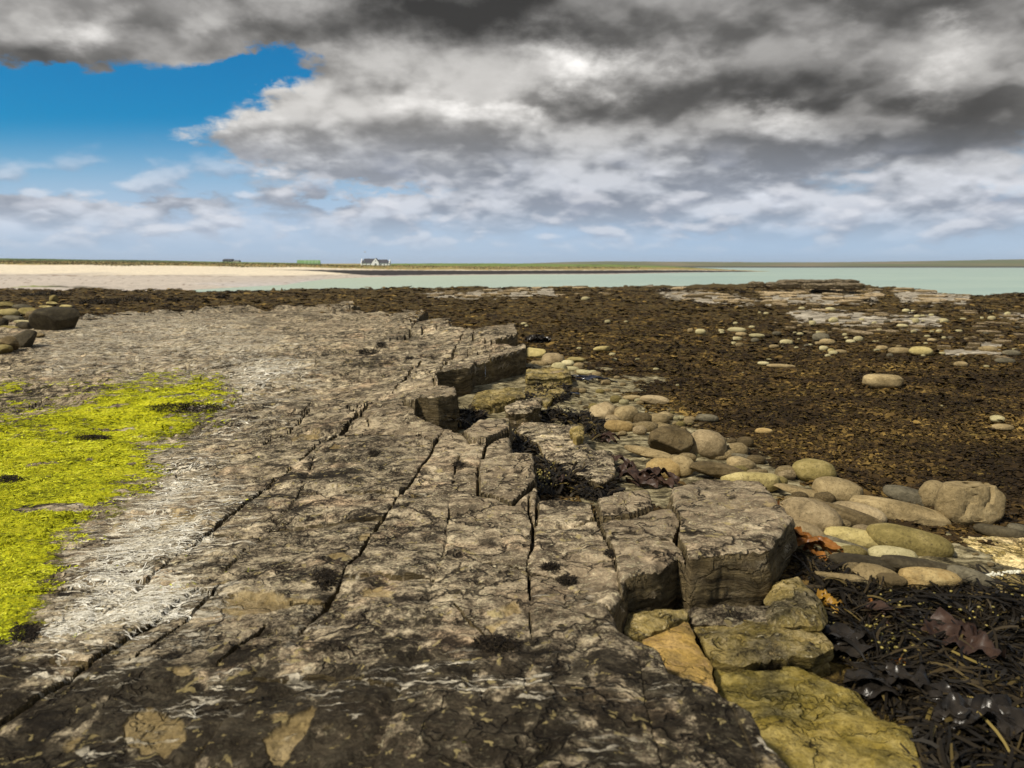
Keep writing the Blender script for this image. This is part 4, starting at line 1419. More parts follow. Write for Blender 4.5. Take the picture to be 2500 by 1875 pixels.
# flat pieces of bedding that show through the weed, far right
def flat_variant(seed):
    r = np.random.default_rng(seed)
    n = 11
    a = np.sort(r.uniform(0, 2 * math.pi, n)) * .35 + np.linspace(0, 2 * math.pi, n, endpoint=False) * .65
    rad = r.uniform(.55, 1.0, n)
    ring = np.stack([np.cos(a) * rad, np.sin(a) * rad * r.uniform(.5, .8)], -1)
    V, Fc = [], []
    for sc, z in ((1.02, -1.0), (1.0, 0.55), (.93, .85), (.6, 1.0)):
        for p in ring:
            V.append((p[0] * sc, p[1] * sc, z + r.normal(0, .10) * (z > 0)))
    for k in range(3):
        for i in range(n):
            Fc.append((k * n + i, k * n + (i + 1) % n, (k + 1) * n + (i + 1) % n, (k + 1) * n + i))
    Fc.append(tuple(range(3 * n, 4 * n)))
    return new_mesh("ledge", V, Fc, M_PALE, smooth=True, sharp=30)


FLATS = [flat_variant(s) for s in range(8)]


def scatter_ledges():
    r = np.random.default_rng(5)
    zones = [([(1570, 700), (1750, 712), (1850, 728), (1840, 742), (1650, 735)], 34, (18, 60)), ([(1850, 712), (2150, 708), (2140, 745), (1880, 748)], 70, (15, 70)), ([(2180, 705), (2380, 715), (2360, 745), (2200, 742)], 34, (15, 60)),
             ([(1000, 716), (1350, 702), (1360, 722), (1100, 730)], 34, (15, 50)), ([(2280, 830), (2460, 820), (2500, 890), (2320, 880)], 22, (12, 40)), ([(1850, 750), (2320, 765), (2320, 830), (1900, 815)], 62, (10, 42)), ([(1350, 700), (1570, 698), (1570, 715), (1360, 725)], 16, (12, 40)),
             ([(2330, 760), (2560, 770), (2560, 830), (2350, 820)], 22, (14, 55))]
    for poly, n, (w0, w1) in zones:
        q = np.array(poly, float)
        k = 0
        while k < n:
            p = r.uniform(q.min(0), q.max(0))
            if sdf_poly(p[0], p[1], q) < 0:
                continue
            k += 1.7
            c = hit(p[0], p[1], -.45)
            w = r.uniform(w0, w1) * c[1] / F
            o = obj("ledge", FLATS[r.integers(8)], FORESHORE, (c[0], c[1], c[2] + r.uniform(.0, .04)), (r.normal(0, .03), r.normal(0, .03), r.uniform(-.5, .5) + (math.pi if r.random() < .5 else 0)),
                    (w * .55, min(w * r.uniform(.6, 1.3), 1.6), max(.05, .09 * w)))


scatter_ledges()


# low dark outcrop on the seaward edge of the shelf
def outcrop():
    d = 58.0
    s = d / F
    zg = -0.5
    root = empty("rock_outcrop", ((1960 - 1250) * s, d, zg))
    tag(root, "low dark stack of flat rock layers standing at the edge of the water", "rock")
    r = np.random.default_rng(3)
    for x0, x1, y0, y1, dz in ((1822, 1862, 700, 688, 0), (1865, 1960, 702, 689, .1), (1900, 2025, 694, 683, .5), (2010, 2090, 694, 682.5, .2), (1990, 2095, 703, 690, -.3), (1940, 2035, 702, 691, -.6)):
        w, h = (x1 - x0) * s / 2, (y0 - y1) * s
        zc = 1.5 - ((y0 + y1) / 2 - 648) * s - zg
        bm = bmesh.new()
        bmesh.ops.create_icosphere(bm, subdivisions=4, radius=1)
        V = np.array([v.co[:] for v in bm.verts])
        p = np.sign(V) * np.abs(V) ** np.array([.6, .6, .55])
        p[:, 0] *= w * (1 + .10 * fbm(V[:, 1] * 2, V[:, 2] * 3 + x0, 3, 1))
        p[:, 1] *= min(w * .7, 1.6)
        p[:, 2] *= h / 1.7 * (1 + .45 * fbm(V[:, 0] * 2.5 + x0, V[:, 1] * 2, 3, 2))
        p += .10 * np.stack([fbm(V[:, 0] * 4, V[:, 2] * 9 + q, 3, 5 + q) for q in range(3)], -1)
        for v, c in zip(bm.verts, p):
            v.co = c
        o = from_bm("slab", bm, M_DARKROCK, root, (((x0 + x1) / 2 - 1960) * s, dz, zc))
        o.data.shade_smooth()
        o.data.set_sharp_from_angle(angle=math.radians(35))


outcrop()


# ================================================================== loose stones
def stone_material(name, dark, mid, light, stain=0.5, band=0.0):
    m, N, b = mat_new(name)
    tc = N.add('ShaderNodeTexCoord')
    oi = N.add('ShaderNodeObjectInfo')
    o = N.vm('ADD', tc.outputs['Object'], N.vm('SCALE', oi.outputs['Location'], scale=1.0))
    n1 = N.noise(o, 4.0, 6, 0.62, 0.4)
    n2 = N.noise(o, 34.0, 5, 0.7)
    v = N.m('ADD', N.m('MULTIPLY', n1, .62), N.m('MULTIPLY', n2, .38))
    col = N.ramp(v, [(0.34, dark), (0.5, mid), (0.64, light)])
    if band:
        bn = N.noise(N.map(o, scale=(2, 2, 30), rot=(.1, .15, 0)), 1.2, 5, .6)
        col = N.mix(N.m('MULTIPLY', N.sm(bn, .5, .62), band), col, dark)
    st = N.sm(N.noise(N.map(o, loc=(3, 1, 2)), 9.0, 8, .74), .53, .64)
    col = N.mix(N.m('MULTIPLY', st, stain), col, (.035, .028, .018))
    pit = N.sm(N.noise(N.map(o, loc=(8, 1, 2)), 75.0, 4, .65), .57, .66)
    col = N.mix(N.m('MULTIPLY', pit, .6), col, (.05, .04, .025))
    hv = N.add('ShaderNodeHueSaturation')
    N.l.new(col, hv.inputs['Color'])
    N.l.new(N.m('ADD', .82, N.m('MULTIPLY', oi.outputs['Random'], .36)), hv.inputs['Value'])
    N.l.new(N.mix(1.0, hv.outputs[0], (1.0, .965, .80), 'MULTIPLY'), b.inputs['Base Color'])
    b.inputs['Roughness'].default_value = .8
    b.inputs['Specular IOR Level'].default_value = .12
    N.l.new(N.bump(N.m('ADD', n1, N.m('MULTIPLY', n2, .4)), .8, .03), b.inputs['Normal'])
    return m


SM = {
    'tan': stone_material("tan_stone", (.13, .10, .055), (.27, .21, .125), (.40, .32, .20), .35),
    'pink': stone_material("pinkish_stone", (.14, .108, .068), (.29, .228, .15), (.42, .34, .235), .4),
    'pale': stone_material("pale_stone", (.24, .215, .13), (.42, .38, .24), (.56, .51, .36), .2),
    'yellow': stone_material("yellow_stone", (.19, .155, .07), (.37, .31, .15), (.50, .43, .24), .25),
    'grey': stone_material("grey_stone", (.055, .05, .04), (.12, .108, .085), (.20, .18, .14), .5),
    'dark': stone_material("dark_stone", (.018, .015, .011), (.05, .042, .030), (.10, .085, .06), .5),
    'olive': stone_material("olive_stone", (.11, .09, .035), (.22, .18, .075), (.34, .28, .14), .4),
    'orange': stone_material("orange_stone", (.18, .12, .05), (.34, .245, .12), (.46, .36, .20), .3),
    'brown': stone_material("brown_stone", (.06, .045, .025), (.14, .105, .06), (.24, .19, .12), .5, .5),
}


def icov(sub):
    bm = bmesh.new()
    bmesh.ops.create_icosphere(bm, subdivisions=sub, radius=1)
    V = np.array([v.co[:] for v in bm.verts])
    Fc = np.array([[v.index for v in f.verts] for f in bm.faces])
    bm.free()
    return V, Fc


ICO = {k: icov(k) for k in (2, 3, 4)}


def stone_shape(sub, seed, e=0.85, lump=.10, ang=0, groove=False):
    V, Fc = ICO[sub]
    r = np.random.default_rng(seed)
    P = np.sign(V) * np.abs(V) ** e
    s = r.uniform(0, 50, 3)

    def n3(f, q):
        return (fbm(V[:, 0] * f + s[0], V[:, 1] * f + s[1] + V[:, 2] * f * .7, 3, seed % 97 + q) + fbm(V[:, 2] * f + s[2], V[:, 0] * f * .6 - V[:, 1] * f, 3, seed % 89 + q + 7)) * .5
    P = P * (1 + lump * 1.6 * n3(1.1, 1) + lump * .5 * n3(3.0, 5))[:, None]
    for _ in range(ang):
        nrm = r.normal(0, 1, 3) * np.array([1, 1, .8])
        nrm /= np.linalg.norm(nrm)
        c = r.uniform(.58, .82)
        dd = P @ nrm - c
        P = P - np.where(dd > 0, dd * .93, 0)[:, None] * nrm
    if groove:
        for q in (-.25, .32):
            g = np.exp(-((P[:, 0] - q - .25 * P[:, 2] - .12 * np.sin(4 * P[:, 2])) / .07) ** 2) * (V[:, 1] < .45)
            P[:, 1] += .20 * g
            P[:, 2] -= .10 * g
    P += (.010 if not ang else .03) * n3(7, 11)[:, None] * V
    return P, Fc


def stone(px, py, w, h, mat='tan', tilt=0.0, e=.85, ang=0, lump=.09, label=None, group=None, name="boulder", cat="boulder", seed=None, sub=4, groove=False, sink=.22, depth=.75, z0=-.28, mesh=None):
    """a stone whose outline covers about w x h pixels round (px,py); it rests on the ground there"""
    seed = seed if seed is not None else int(px * 7 + py * 13)
    p = hit(px, py + .30 * h, z0)
    zg = p[2]
    dist = math.hypot(p[1], CAMZ - zg)
    th = math.atan2(CAMZ - zg, p[1])
    A = 1.10 * w / 2 * dist / F
    hh = 1.12 * h / 2 * dist / F
    t = math.radians(tilt)
    # length along the long axis when the stone lies aslant
    if abs(tilt) > 1:
        L = A / max(math.cos(t), .6) * 1.02
        hh = max(hh * math.cos(t) - A * abs(math.sin(t)) * .32, hh * .64)
    else:
        L = A
    D = min(depth * L, hh * 1.35)
    hz = math.sqrt(max(hh ** 2 - (D * math.sin(th)) ** 2, (.8 * hh) ** 2)) / math.cos(th)
    zc = zg + hz * (1 - sink)
    c = G(px, py, zc)
    yaw = -math.atan(math.tan(t) / max(math.sin(th), .2)) * .45
    roll = t * .55
    if mesh is None:
        P, Fc = stone_shape(sub, seed, e, lump, ang, groove)
        me = new_mesh(name, P * np.array([L, D, hz]), Fc, SM[mat], smooth=True, sharp=None if not ang else 42)
        o = obj(name, me, None, tuple(c), (0, roll, yaw))
    else:
        o = obj(name, mesh, None, tuple(c), (0, roll, yaw), (L, D, hz))
    tag(o, label, cat, group)
    REG.append((o, px, py, w, mat, label, mesh is None))
    return o


REG = []


def S5(zx, zy, w, h, *a, **k):
    s = 2.458
    return stone(1600 + zx / s, 900 + zy / s, w / s, h / s, *a, **k)


def S4(zx, zy, w, h, *a, **k):
    s = 2.765
    return stone(900 + zx / s, 750 + zy / s, w / s, h / s, *a, **k)


def S3(zx, zy, w, h, *a, **k):
    s = 2.212
    return stone(1500 + zx / s, 600 + zy / s, w / s, h / s, *a, **k)


def S1(zx, zy, w, h, *a, **k):
    s = 2.765
    return stone(zx / s, 560 + zy / s, w / s, h / s, *a, **k)


GB = "rounded boulders below the platform edge"
near = [
    # zx, zy, w, h, material, tilt, extra, label
    (310, 455, 195, 165, 'pink', 12, {}, "plump pinkish boulder at the top of the boulder row beside the brown seaweed"),
    (110, 445, 255, 190, 'brown', 14, dict(ang=7, e=.8, lump=.14), "big layered brown rock with bedding grooves left of the plump pinkish boulder"),
    (520, 578, 145, 105, 'tan', 24, {}, "egg shaped tan boulder with narrow grey stone behind it"),
    (565, 540, 185, 60, 'grey', 18, dict(ang=4), "narrow grey stone tucked behind the egg shaped tan boulder"),
    (955, 615, 220, 132, 'olive', 6, {}, "smooth olive tan boulder at the edge of the seaweed with three pebbles round it"),
    (1095, 732, 248, 162, 'tan', 16, {}, "domed tan boulder with black specks on its flank in the boulder row"),
    (368, 618, 292, 112, 'brown', 11, dict(ang=6, e=.75), "long angular brown rock behind the pale yellow slab"),
    (160, 592, 132, 128, 'tan', 12, dict(ang=3), "tan block wedged between the layered rock and the long angular brown rock"),
    (55, 600, 190, 108, 'orange', 4, dict(e=.7), "flat topped orange tan boulder right beside the dark brown kelp"),
    (565, 672, 310, 120, 'yellow', 3, dict(e=.75, ang=2), "pale yellow flat boulder just behind the largest block"),
    (910, 753, 335, 95, 'tan', 17, dict(ang=3, e=.75), "long tan slab shaped boulder sloping down behind the domed boulders"),
    (930, 892, 300, 230, 'pink', 20, dict(ang=1), "large domed boulder nearest the right side of the largest block"),
    (865, 915, 265, 130, 'grey', 25, {}, "dark grey lens shaped boulder leaning on the large domed one"),
    (1165, 893, 345, 150, 'brown', 25, dict(ang=2), "long striped brown boulder between the large domed boulder and the pinkish one"),
    (1215, 872, 275, 140, 'pink', 15, dict(ang=1), "pinkish boulder with a flat end in the middle of the row"),
    (905, 985, 190, 165, 'pink', 30, dict(ang=2), "pinkish tan boulder low beside the orange kelp"),
    (1465, 862, 485, 165, 'tan', 16, dict(e=.8), "longest loaf shaped tan boulder on the outer side of the row"),
    (1535, 770, 262, 125, 'grey', 20, dict(e=.8), "grey brown loaf shaped boulder above the longest one"),
    (1672, 757, 150, 150, 'tan', 0, {}, "round tan boulder half hidden behind the lumpy one"),
    (1890, 805, 310, 245, 'tan', 4, dict(lump=.20, groove=True, e=.75, ang=2, depth=.6, sink=.12), "big lumpy boulder split by dark grooves at the seaweed edge"),
    (1235, 1027, 355, 135, 'yellow', 14, {}, "pale yellow egg shaped boulder in the front of the row"),
    (1525, 1037, 400, 190, 'olive', 17, dict(e=.8), "large smooth olive boulder with an orange end at the front"),
    (1130, 1085, 225, 80, 'pale', 13, {}, "small whitish boulder lowest on the left of the row"),
    (1140, 1058, 250, 80, 'grey', 22, {}, "thin grey boulder squeezed under the pale yellow egg shaped one"),
    (1425, 1117, 245, 96, 'pale', 7, {}, "whitish flat egg shaped boulder below the large olive one"),
    (1255, 1165, 345, 96, 'dark', 8, dict(e=.8), "long dark flat boulder below the whitish ones"),
    (1605, 1190, 410, 105, 'dark', 11, dict(e=.75), "long black grey boulder running right below the large olive one"),
    (1650, 1252, 310, 105, 'orange', 6, {}, "orange tan boulder resting against the black seaweed"),
    (1890, 1250, 215, 125, 'grey', 24, {}, "blunt grey brown boulder at the lower right end of the row"),
    (1300, 1225, 270, 105, 'tan', 10, dict(ang=7, e=.7), "angular flat tan stone with a sharp corner by the black seaweed"),
    (2062, 980, 245, 85, 'dark', 12, dict(e=.8), "flat dark grey boulder below the lumpy split one"),
    (2185, 965, 120, 65, 'grey', 12, {}, "grey boulder cut by the right border of the photo"),
    (1520, 1292, 200, 55, 'orange', 3, {}, "flat rusty stone half under the black seaweed"),
    (1400, 1275, 180, 85, 'brown', 4, dict(ang=4), "brown weed stained stone between the angular tan stone and the orange tan boulder"),
    (1365, 75, 198, 78, 'tan', 3, dict(e=.7), "single tan loaf shaped boulder alone amid the brown seaweed"),
    (1100, 1255, 260, 90, 'tan', 12, dict(ang=6, e=.65), "flat tan slab lying in the black seaweed right of the largest block"),
    (1180, 1140, 200, 50, 'tan', 14, dict(ang=4, e=.7), "flat tan stone under the orange kelp"),
    (20, 525, 210, 60, 'tan', 14, dict(ang=2), "long tan stone under the big layered brown rock"),
    (650, 375, 92, 36, 'orange', 3, dict(sub=3), "small orange cobble alone in the seaweed"),
    (310, 297, 122, 46, 'grey', 4, dict(sub=3), "small flat grey cobble alone in the seaweed"),
    (540, 442, 86, 62, 'brown', 4, dict(sub=3), "small round purple brown cobble right of the plump pinkish boulder"),
]
for zx, zy, w, h, mt, tl, kw, lab in near:
    S5(zx, zy, w, h, mt, tl, label=lab, group=GB, **kw)
mid = [
    (1130, 308, 118, 62, 'yellow', 2, dict(ang=6, e=.5), "squared yellowish stone beside the purple kelp behind the far blocks"),
    (1245, 355, 138, 85, 'pink', 4, {}, "pinkish boulder right of the squared yellowish stone"),
    (1282, 402, 88, 54, 'pale', 4, {}, "pale egg shaped cobble in front of the pinkish boulder by the far blocks"),
    (1345, 380, 78, 44, 'pale', 3, {}, "pale cobble touching the right of the pinkish far boulder"),
    (1402, 357, 112, 40, 'yellow', 4, dict(ang=4), "flat yellowish stone at the back of the far cobble row"),
    (1420, 396, 68, 42, 'tan', 0, {}, "small tan cobble in the far cobble row"),
    (1370, 416, 92, 34, 'pale', 4, {}, "flat pale cobble in front of the far cobble row"),
    (1458, 440, 122, 38, 'pale', 8, dict(ang=2), "flat pale stone at the right end of the far cobble row"),
    (1585, 706, 162, 122, 'pink', 10, dict(ang=2), "pinkish cracked boulder left of the two beside the seaweed"),
    (1738, 725, 155, 112, 'tan', -6, {}, "tan domed boulder right of the cracked pinkish one"),
    (1895, 755, 122, 60, 'yellow', 4, dict(ang=2), "lumpy pale yellow cobble right of the tan domed boulder"),
    (2000, 738, 92, 50, 'tan', 6, {}, "small tan cobble right of the lumpy pale yellow one"),
    (1690, 806, 175, 82, 'orange', 7, {}, "orange tan boulder in front of the tan domed one"),
    (1325, 706, 64, 28, 'pale', 4, dict(sub=3), "small greenish pale cobble on the wet weed"),
    (1780, 612, 112, 36, 'tan', 2, {}, "flat tan cobble left of a stack of thin stones"),
    (1930, 625, 175, 60, 'pink', 5, dict(ang=5), "thin flat stones heaped at the seaweed edge"),
    (1580, 280, 112, 34, 'yellow', -4, dict(ang=4), "flat yellowish stone alone in the seaweed behind the far cobbles"),
    (1905, 985, 320, 84, 'tan', 15, dict(ang=2, e=.8), "long tan boulder right of the shiny brown kelp"),
]
for zx, zy, w, h, mt, tl, kw, lab in mid:
    S4(zx, zy, w, h, mt, tl, label=lab, group=GB, **kw)

GC = "cobbles on the brown seaweed flat"
far = [
    (465, 465, 50, 30, 'pale', "round pale cobble at the left of the distant cobble band"),
    (410, 458, 28, 22, 'tan', "smaller tan cobble just left of the round pale one"),
    (663, 455, 88, 28, 'pale', "largest pale flat cobble of the left distant heap"),
    (685, 478, 54, 22, 'tan', "tan cobble below the largest pale one of the left distant heap"),
    (770, 485, 74, 22, 'pale', "long pale cobble at the right of the left distant heap"),
    (928, 522, 60, 30, 'pale', "domed pale cobble between the two distant heaps"),
    (1115, 495, 80, 44, 'grey', "grey leaning boulder in the middle of the distant cobble band"),
    (1150, 520, 78, 32, 'tan', "tan boulder in front of the grey leaning one"),
    (1130, 555, 42, 28, 'pale', "whitish round cobble below the tan distant boulder"),
    (1170, 568, 32, 24, 'yellow', "yellowish pebble next to the whitish round cobble"),
    (1220, 573, 62, 24, 'tan', "flat tan cobble right of the yellowish pebble"),
    (1445, 553, 54, 28, 'tan', "small tan cobble left of the pair of big tan boulders"),
    (1540, 568, 108, 38, 'tan', "long tan boulder left of the yellowest one on the flat"),
    (1655, 570, 104, 48, 'yellow', "yellowish round boulder right of the long tan one on the flat"),
    (2020, 558, 88, 32, 'tan', "flat tan boulder near the right border of the flat"),
    (2145, 580, 84, 32, 'grey', "grey flat boulder at the right border of the flat"),
    (1870, 640, 64, 30, 'tan', "tan cobble below the pale patch near the right border"),
    (2110, 622, 94, 30, 'grey', "dark long cobble near the lower right of the distant band"),
    (900, 650, 134, 24, 'tan', "long flat stone lying alone mid flat"),
    (805, 635, 54, 20, 'pale', "pale cobble left of the long flat stone"),
    (1275, 517, 44, 20, 'pale', "pale small cobble right of the grey leaning boulder"),
    (1715, 510, 44, 20, 'tan', "small tan cobble above the yellowish round boulder"),
    (1555, 432, 54, 18, 'pale', "pale lens shaped cobble at the back of the band"),
]
for zx, zy, w, h, mt, lab in far:
    S3(zx, zy, w, h, mt, 3, label=lab, group=GC, sub=3)
for zx, zy, w, h, mt, lab in ((2085, 352, 112, 38, 'tan', "flat tan cobble near the right border, lower of two"), (2052, 302, 72, 42, 'pale', "pale cobble near the right border, upper of two"), (55, 287, 82, 46, 'tan', "egg shaped tan cobble at the left edge of the seaweed flat")):
    S5(zx, zy, w, h, mt, 3, label=lab, group=GC, sub=3)

# left group of dark angular boulders
GL = "boulders heaped at the left edge"
leftb = [
    (392, 615, 285, 150, 'dark', 3, dict(ang=6, e=.7, lump=.16), "largest black boulder standing on the pale rock at the left"),
    (150, 748, 165, 130, 'dark', 5, dict(ang=7, e=.6), "black angular boulder with flat faces at the lower left heap"),
    (50, 775, 150, 110, 'brown', 10, dict(ang=5), "brown rock left of the black angular boulder"),
    (25, 810, 100, 60, 'olive', 4, dict(ang=2), "olive stone at the left border below the brown rock"),
    (60, 560, 135, 60, 'yellow', 8, dict(ang=3), "yellowish flat stone at the left border of the heap"),
    (190, 558, 115, 56, 'olive', 4, dict(ang=3), "olive boulder at the back of the left heap"),
    (240, 580, 110, 58, 'brown', 4, dict(ang=2), "brown boulder behind the largest black one"),
    (100, 602, 165, 42, 'grey', 6, dict(ang=2), "long grey stone in the middle of the left heap"),
    (245, 620, 64, 50, 'brown', 4, {}, "small brown boulder touching the largest black one"),
    (172, 652, 115, 56, 'dark', 5, dict(ang=2), "dark boulder below the long grey stone"),
    (20, 628, 60, 54, 'dark', 0, {}, "dark round stone at the left border"),
    (160, 625, 130, 26, 'pale', 4, dict(ang=2), "thin pale slab in the left heap"),
    (60, 665, 130, 34, 'olive', 6, dict(ang=3), "flat olive slab above the black angular boulder"),
    (40, 510, 90, 40, 'olive', 2, dict(ang=4), "olive stone at the top left of the heap"),
    (150, 525, 120, 36, 'grey', 2, dict(ang=4), "flat grey stone at the top of the left heap"),
    (365, 470, 52, 46, 'olive', 2, dict(ang=5), "small upright olive block below the weedy ledge"),
    (350, 498, 70, 20, 'yellow', 2, dict(ang=3), "small yellowish slab under the upright olive block"),
    (310, 525, 90, 22, 'yellow', 4, dict(ang=3), "bright mossy yellow slab behind the largest black boulder"),
    (440, 520, 90, 22, 'yellow', 2, dict(ang=3), "mossy yellow slab by the black seaweed bank"),
    (265, 715, 70, 34, 'brown', 8, dict(ang=4), "small brown stone right of the black angular boulder"),
    (290, 668, 110, 34, 'dark', 0, dict(ang=3), "low black stone under the largest black boulder"),
]
for zx, zy, w, h, mt, tl, kw, lab in leftb:
    S1(zx, zy, w, h, mt, tl, label=lab, group=GL, z0=-.3, **kw)

# scattered small cobbles
COB = []
for q in range(10):
    P, Fc = stone_shape(2 if q < 5 else 3, 900 + q, .85, .14, 3 if q % 3 == 0 else 0)
    COB.append((P, Fc))
COBM = {}


def cobble(px, py, w, h, mt, label, group, name="cobble", z0=-.4):
    q = rng.integers(10)
    if (q, mt) not in COBM:
        COBM[(q, mt)] = new_mesh("cobble", COB[q][0], COB[q][1], SM[mt], smooth=True, sharp=40)
    return stone(px, py, w, h, mt, 0, label=label, group=group, name=name, cat="cobble", mesh=COBM[(q, mt)], z0=z0, sink=.35)


def scatter_cobbles():
    r = np.random.default_rng(21)
    zones = [([(1900, 740), (2500, 760), (2500, 860), (2100, 880), (1680, 830), (1750, 780)], 80, (7, 26), ['pale', 'pale', 'tan', 'grey', 'pale'], "small pale cobble scattered in the distant band on the brown seaweed", "cobbles of the distant band"),
             ([(1150, 720), (2400, 740), (2450, 1000), (1700, 960), (1250, 830)], 28, (6, 22), ['pale', 'tan', 'pale'], "tiny cobble lying singly on the brown seaweed flat", "tiny cobbles on the seaweed flat"),
             ([(1290, 870), (1480, 900), (1560, 960), (1750, 1050), (1850, 1120), (1900, 1220), (1880, 1180), (1620, 1090), (1480, 1050), (1380, 980)], 130, (8, 30), ['tan', 'tan', 'olive', 'pale', 'brown'], "small pebble filling gaps between the larger boulders below the platform", "pebbles between the boulders"),
             ([(1300, 880), (1400, 900), (1420, 960), (1560, 1000), (1680, 1050), (1850, 1110), (2000, 1190), (2150, 1290), (2180, 1400), (2080, 1400), (1960, 1330), (1920, 1240), (1880, 1170), (1650, 1130), (1480, 1050), (1380, 980)], 75, (26, 62), ['tan', 'tan', 'olive', 'pink', 'brown'], "middle sized stone packed between the larger boulders below the platform", "stones packed between the boulders"),
             ([(1950, 1300), (2050, 1200), (2250, 1290), (2480, 1300), (2450, 1420), (2200, 1330)], 34, (6, 20), ['pale', 'grey', 'tan'], "tiny pebble on the pale rock at the right border", "pebbles on the pale rock")]
    for poly, n, (w0, w1), mats, lab, grp in zones:
        q = np.array(poly, float)
        k = 0
        while k < n:
            p = r.uniform(q.min(0), q.max(0))
            if sdf_poly(p[0], p[1], q) < 0:
                continue
            k += 1
            w = r.uniform(w0, w1) * (.6 + .4 * r.random())
            cobble(p[0], p[1], w, w * r.uniform(.4, .7), mats[r.integers(len(mats))], lab, grp)


scatter_cobbles()


def single_out():
    """name each small stone by its colour and the named stone it lies next to"""
    cuts = (' at ', ' with ', ' left ', ' behind ', ' tucked ', ' beside ', ' in ', ' wedged ', ' right ', ' just ', ' sloping ', ' nearest ', ' leaning ', ' between ', ' low ', ' on ', ' above ', ' half ', ' split ', ' lowest ', ' squeezed ',
            ' below ', ' running ', ' resting ', ' cut ', ' lying ', ' under ', ' alone ', ' touching ', ' of ', ' next ', ' near ', ' by ', ' amid ', ' heaped ', ' standing ', ' end ')
    named = [(px, py, min((lab[:lab.find(c)] for c in cuts if c in lab), key=len, default=lab)) for o, px, py, w, m, lab, main in REG if main]
    made = {}
    for o, px, py, w, m, lab, main in REG:
        if main:
            continue
        q = min(named, key=lambda t: (t[0] - px) ** 2 + (2.2 * (t[1] - py)) ** 2)
        dx, dy = px - q[0], 2.2 * (py - q[1])
        rel = ('right of' if dx > 0 else 'left of') if abs(dx) > abs(dy) else ('in front of' if dy > 0 else 'behind')
        kind = lab.split()[1 if not lab.startswith('middle') else 2].replace('pale', 'cobble')
        made.setdefault((m, kind, rel, q[2]), []).append((w, o))
    ords = ['largest', 'second largest', 'third largest', 'fourth largest', 'fifth largest', 'sixth largest', 'seventh largest', 'eighth largest', 'ninth largest', 'tenth largest', 'eleventh largest', 'twelfth largest']
    cn = dict(pale='pale', tan='tan', yellow='yellowish', grey='grey', pink='pinkish', olive='olive', brown='brown', dark='dark', orange='orange')
    for (m, kind, rel, ref), lst in made.items():
        lst.sort(key=lambda t: -t[0])
        for i, (w, o) in enumerate(lst):
            pre = 'small ' if len(lst) == 1 else (ords[i] if i < len(ords) else 'smallest') + ' small '
            o['label'] = f"{pre}{cn[m]} {kind} {rel} the {ref}"


single_out()


# ================================================================== seaweed and algae
def ribbons(P, yaw, L, Wd, pitch, nseg=3, curl=0.0, twist=None, taper=True, bend=None):
    """n bent ribbons starting at P, as one soup of quads"""
    n = len(P)
    t = np.linspace(0, 1, nseg + 1)
    curl = np.broadcast_to(curl, (n,))
    bend = np.zeros(n) if bend is None else bend
    pos = np.array(P, float).copy()
    rows = []
    ang_y, ang_p = yaw.copy(), pitch.copy()
    for q in range(nseg + 1):
        w = Wd * (1.0 if not taper else (0.35 + 1.3 * t[q] * (1.25 - t[q])))
        sx, sy = -np.sin(ang_y) * w / 2, np.cos(ang_y) * w / 2
        tz = (0 if twist is None else np.sin(twist) * w / 2)
        rows.append(np.stack([pos[:, 0] - sx, pos[:, 1] - sy, pos[:, 2] - tz], -1))
        rows.append(np.stack([pos[:, 0] + sx, pos[:, 1] + sy, pos[:, 2] + tz], -1))
        st = L / nseg
        pos = pos + np.stack([np.cos(ang_y) * np.cos(ang_p) * st, np.sin(ang_y) * np.cos(ang_p) * st, np.sin(ang_p) * st], -1)
        ang_p = ang_p - curl / nseg
        ang_y = ang_y + bend / nseg
    V = np.stack(rows, 1)                 # n, 2(nseg+1), 3
    k = 2 * (nseg + 1)
    b = np.arange(n)[:, None, None] * k
    f = np.array([[2 * q, 2 * q + 1, 2 * q + 3, 2 * q + 2] for q in range(nseg)])[None]
    return V.reshape(-1, 3), (b + f).reshape(-1, 4)


def weed_material(name, stops, rough=.45, spec=.4, noise_scale=0.0):
    m, N, b = mat_new(name)
    g = N.add('ShaderNodeNewGeometry')
    tc = N.add('ShaderNodeTexCoord')
    r = g.outputs['Random Per Island']
    if noise_scale:
        r = N.m('ADD', N.m('MULTIPLY', r, .5), N.m('MULTIPLY', N.sm(N.noise(tc.outputs['Object'], noise_scale, 6, .68), .34, .66), .5))
    N.l.new(N.ramp(r, stops), b.inputs['Base Color'])
    b.inputs['Roughness'].default_value = rough
    b.inputs['Specular IOR Level'].default_value = spec
    return m


M_WEED = weed_material("brown_weed", [(0, (.009, .006, .003)), (.48, (.032, .020, .008)), (.66, (.070, .043, .014)), (.82, (.15, .095, .026)), (1, (.33, .22, .065))], .75, .10, .55)
M_WRACK = weed_material("black_wrack", [(0, (.005, .004, .003)), (.7, (.016, .012, .007)), (.92, (.040, .028, .012)), (.985, (.10, .072, .022)), (1, (.20, .15, .04))], .5, .16)
M_TUFT = weed_material("dark_tuft", [(0, (.005, .004, .003)), (.8, (.022, .016, .010)), (1, (.06, .045, .025))], .7, .10)
M_GREEN = weed_material("green_algae", [(0, (.08, .10, .008)), (.3, (.27, .29, .012)), (.65, (.53, .55, .016)), (1, (.70, .69, .09))], .7, .08, 2.5)
M_DRIED = weed_material("dried_algae", [(0, (.42, .38, .28)), (.5, (.66, .62, .51)), (1, (.82, .79, .70))], .8, .2)


def sample_px(n, x0, x1, y0, y1, z):
    """points spread evenly over what the camera sees of the ground"""
    px, py = rng.uniform(x0, x1, n), rng.uniform(y0, y1, n)
    return px, py, Gv(px, py, np.full(n, z))


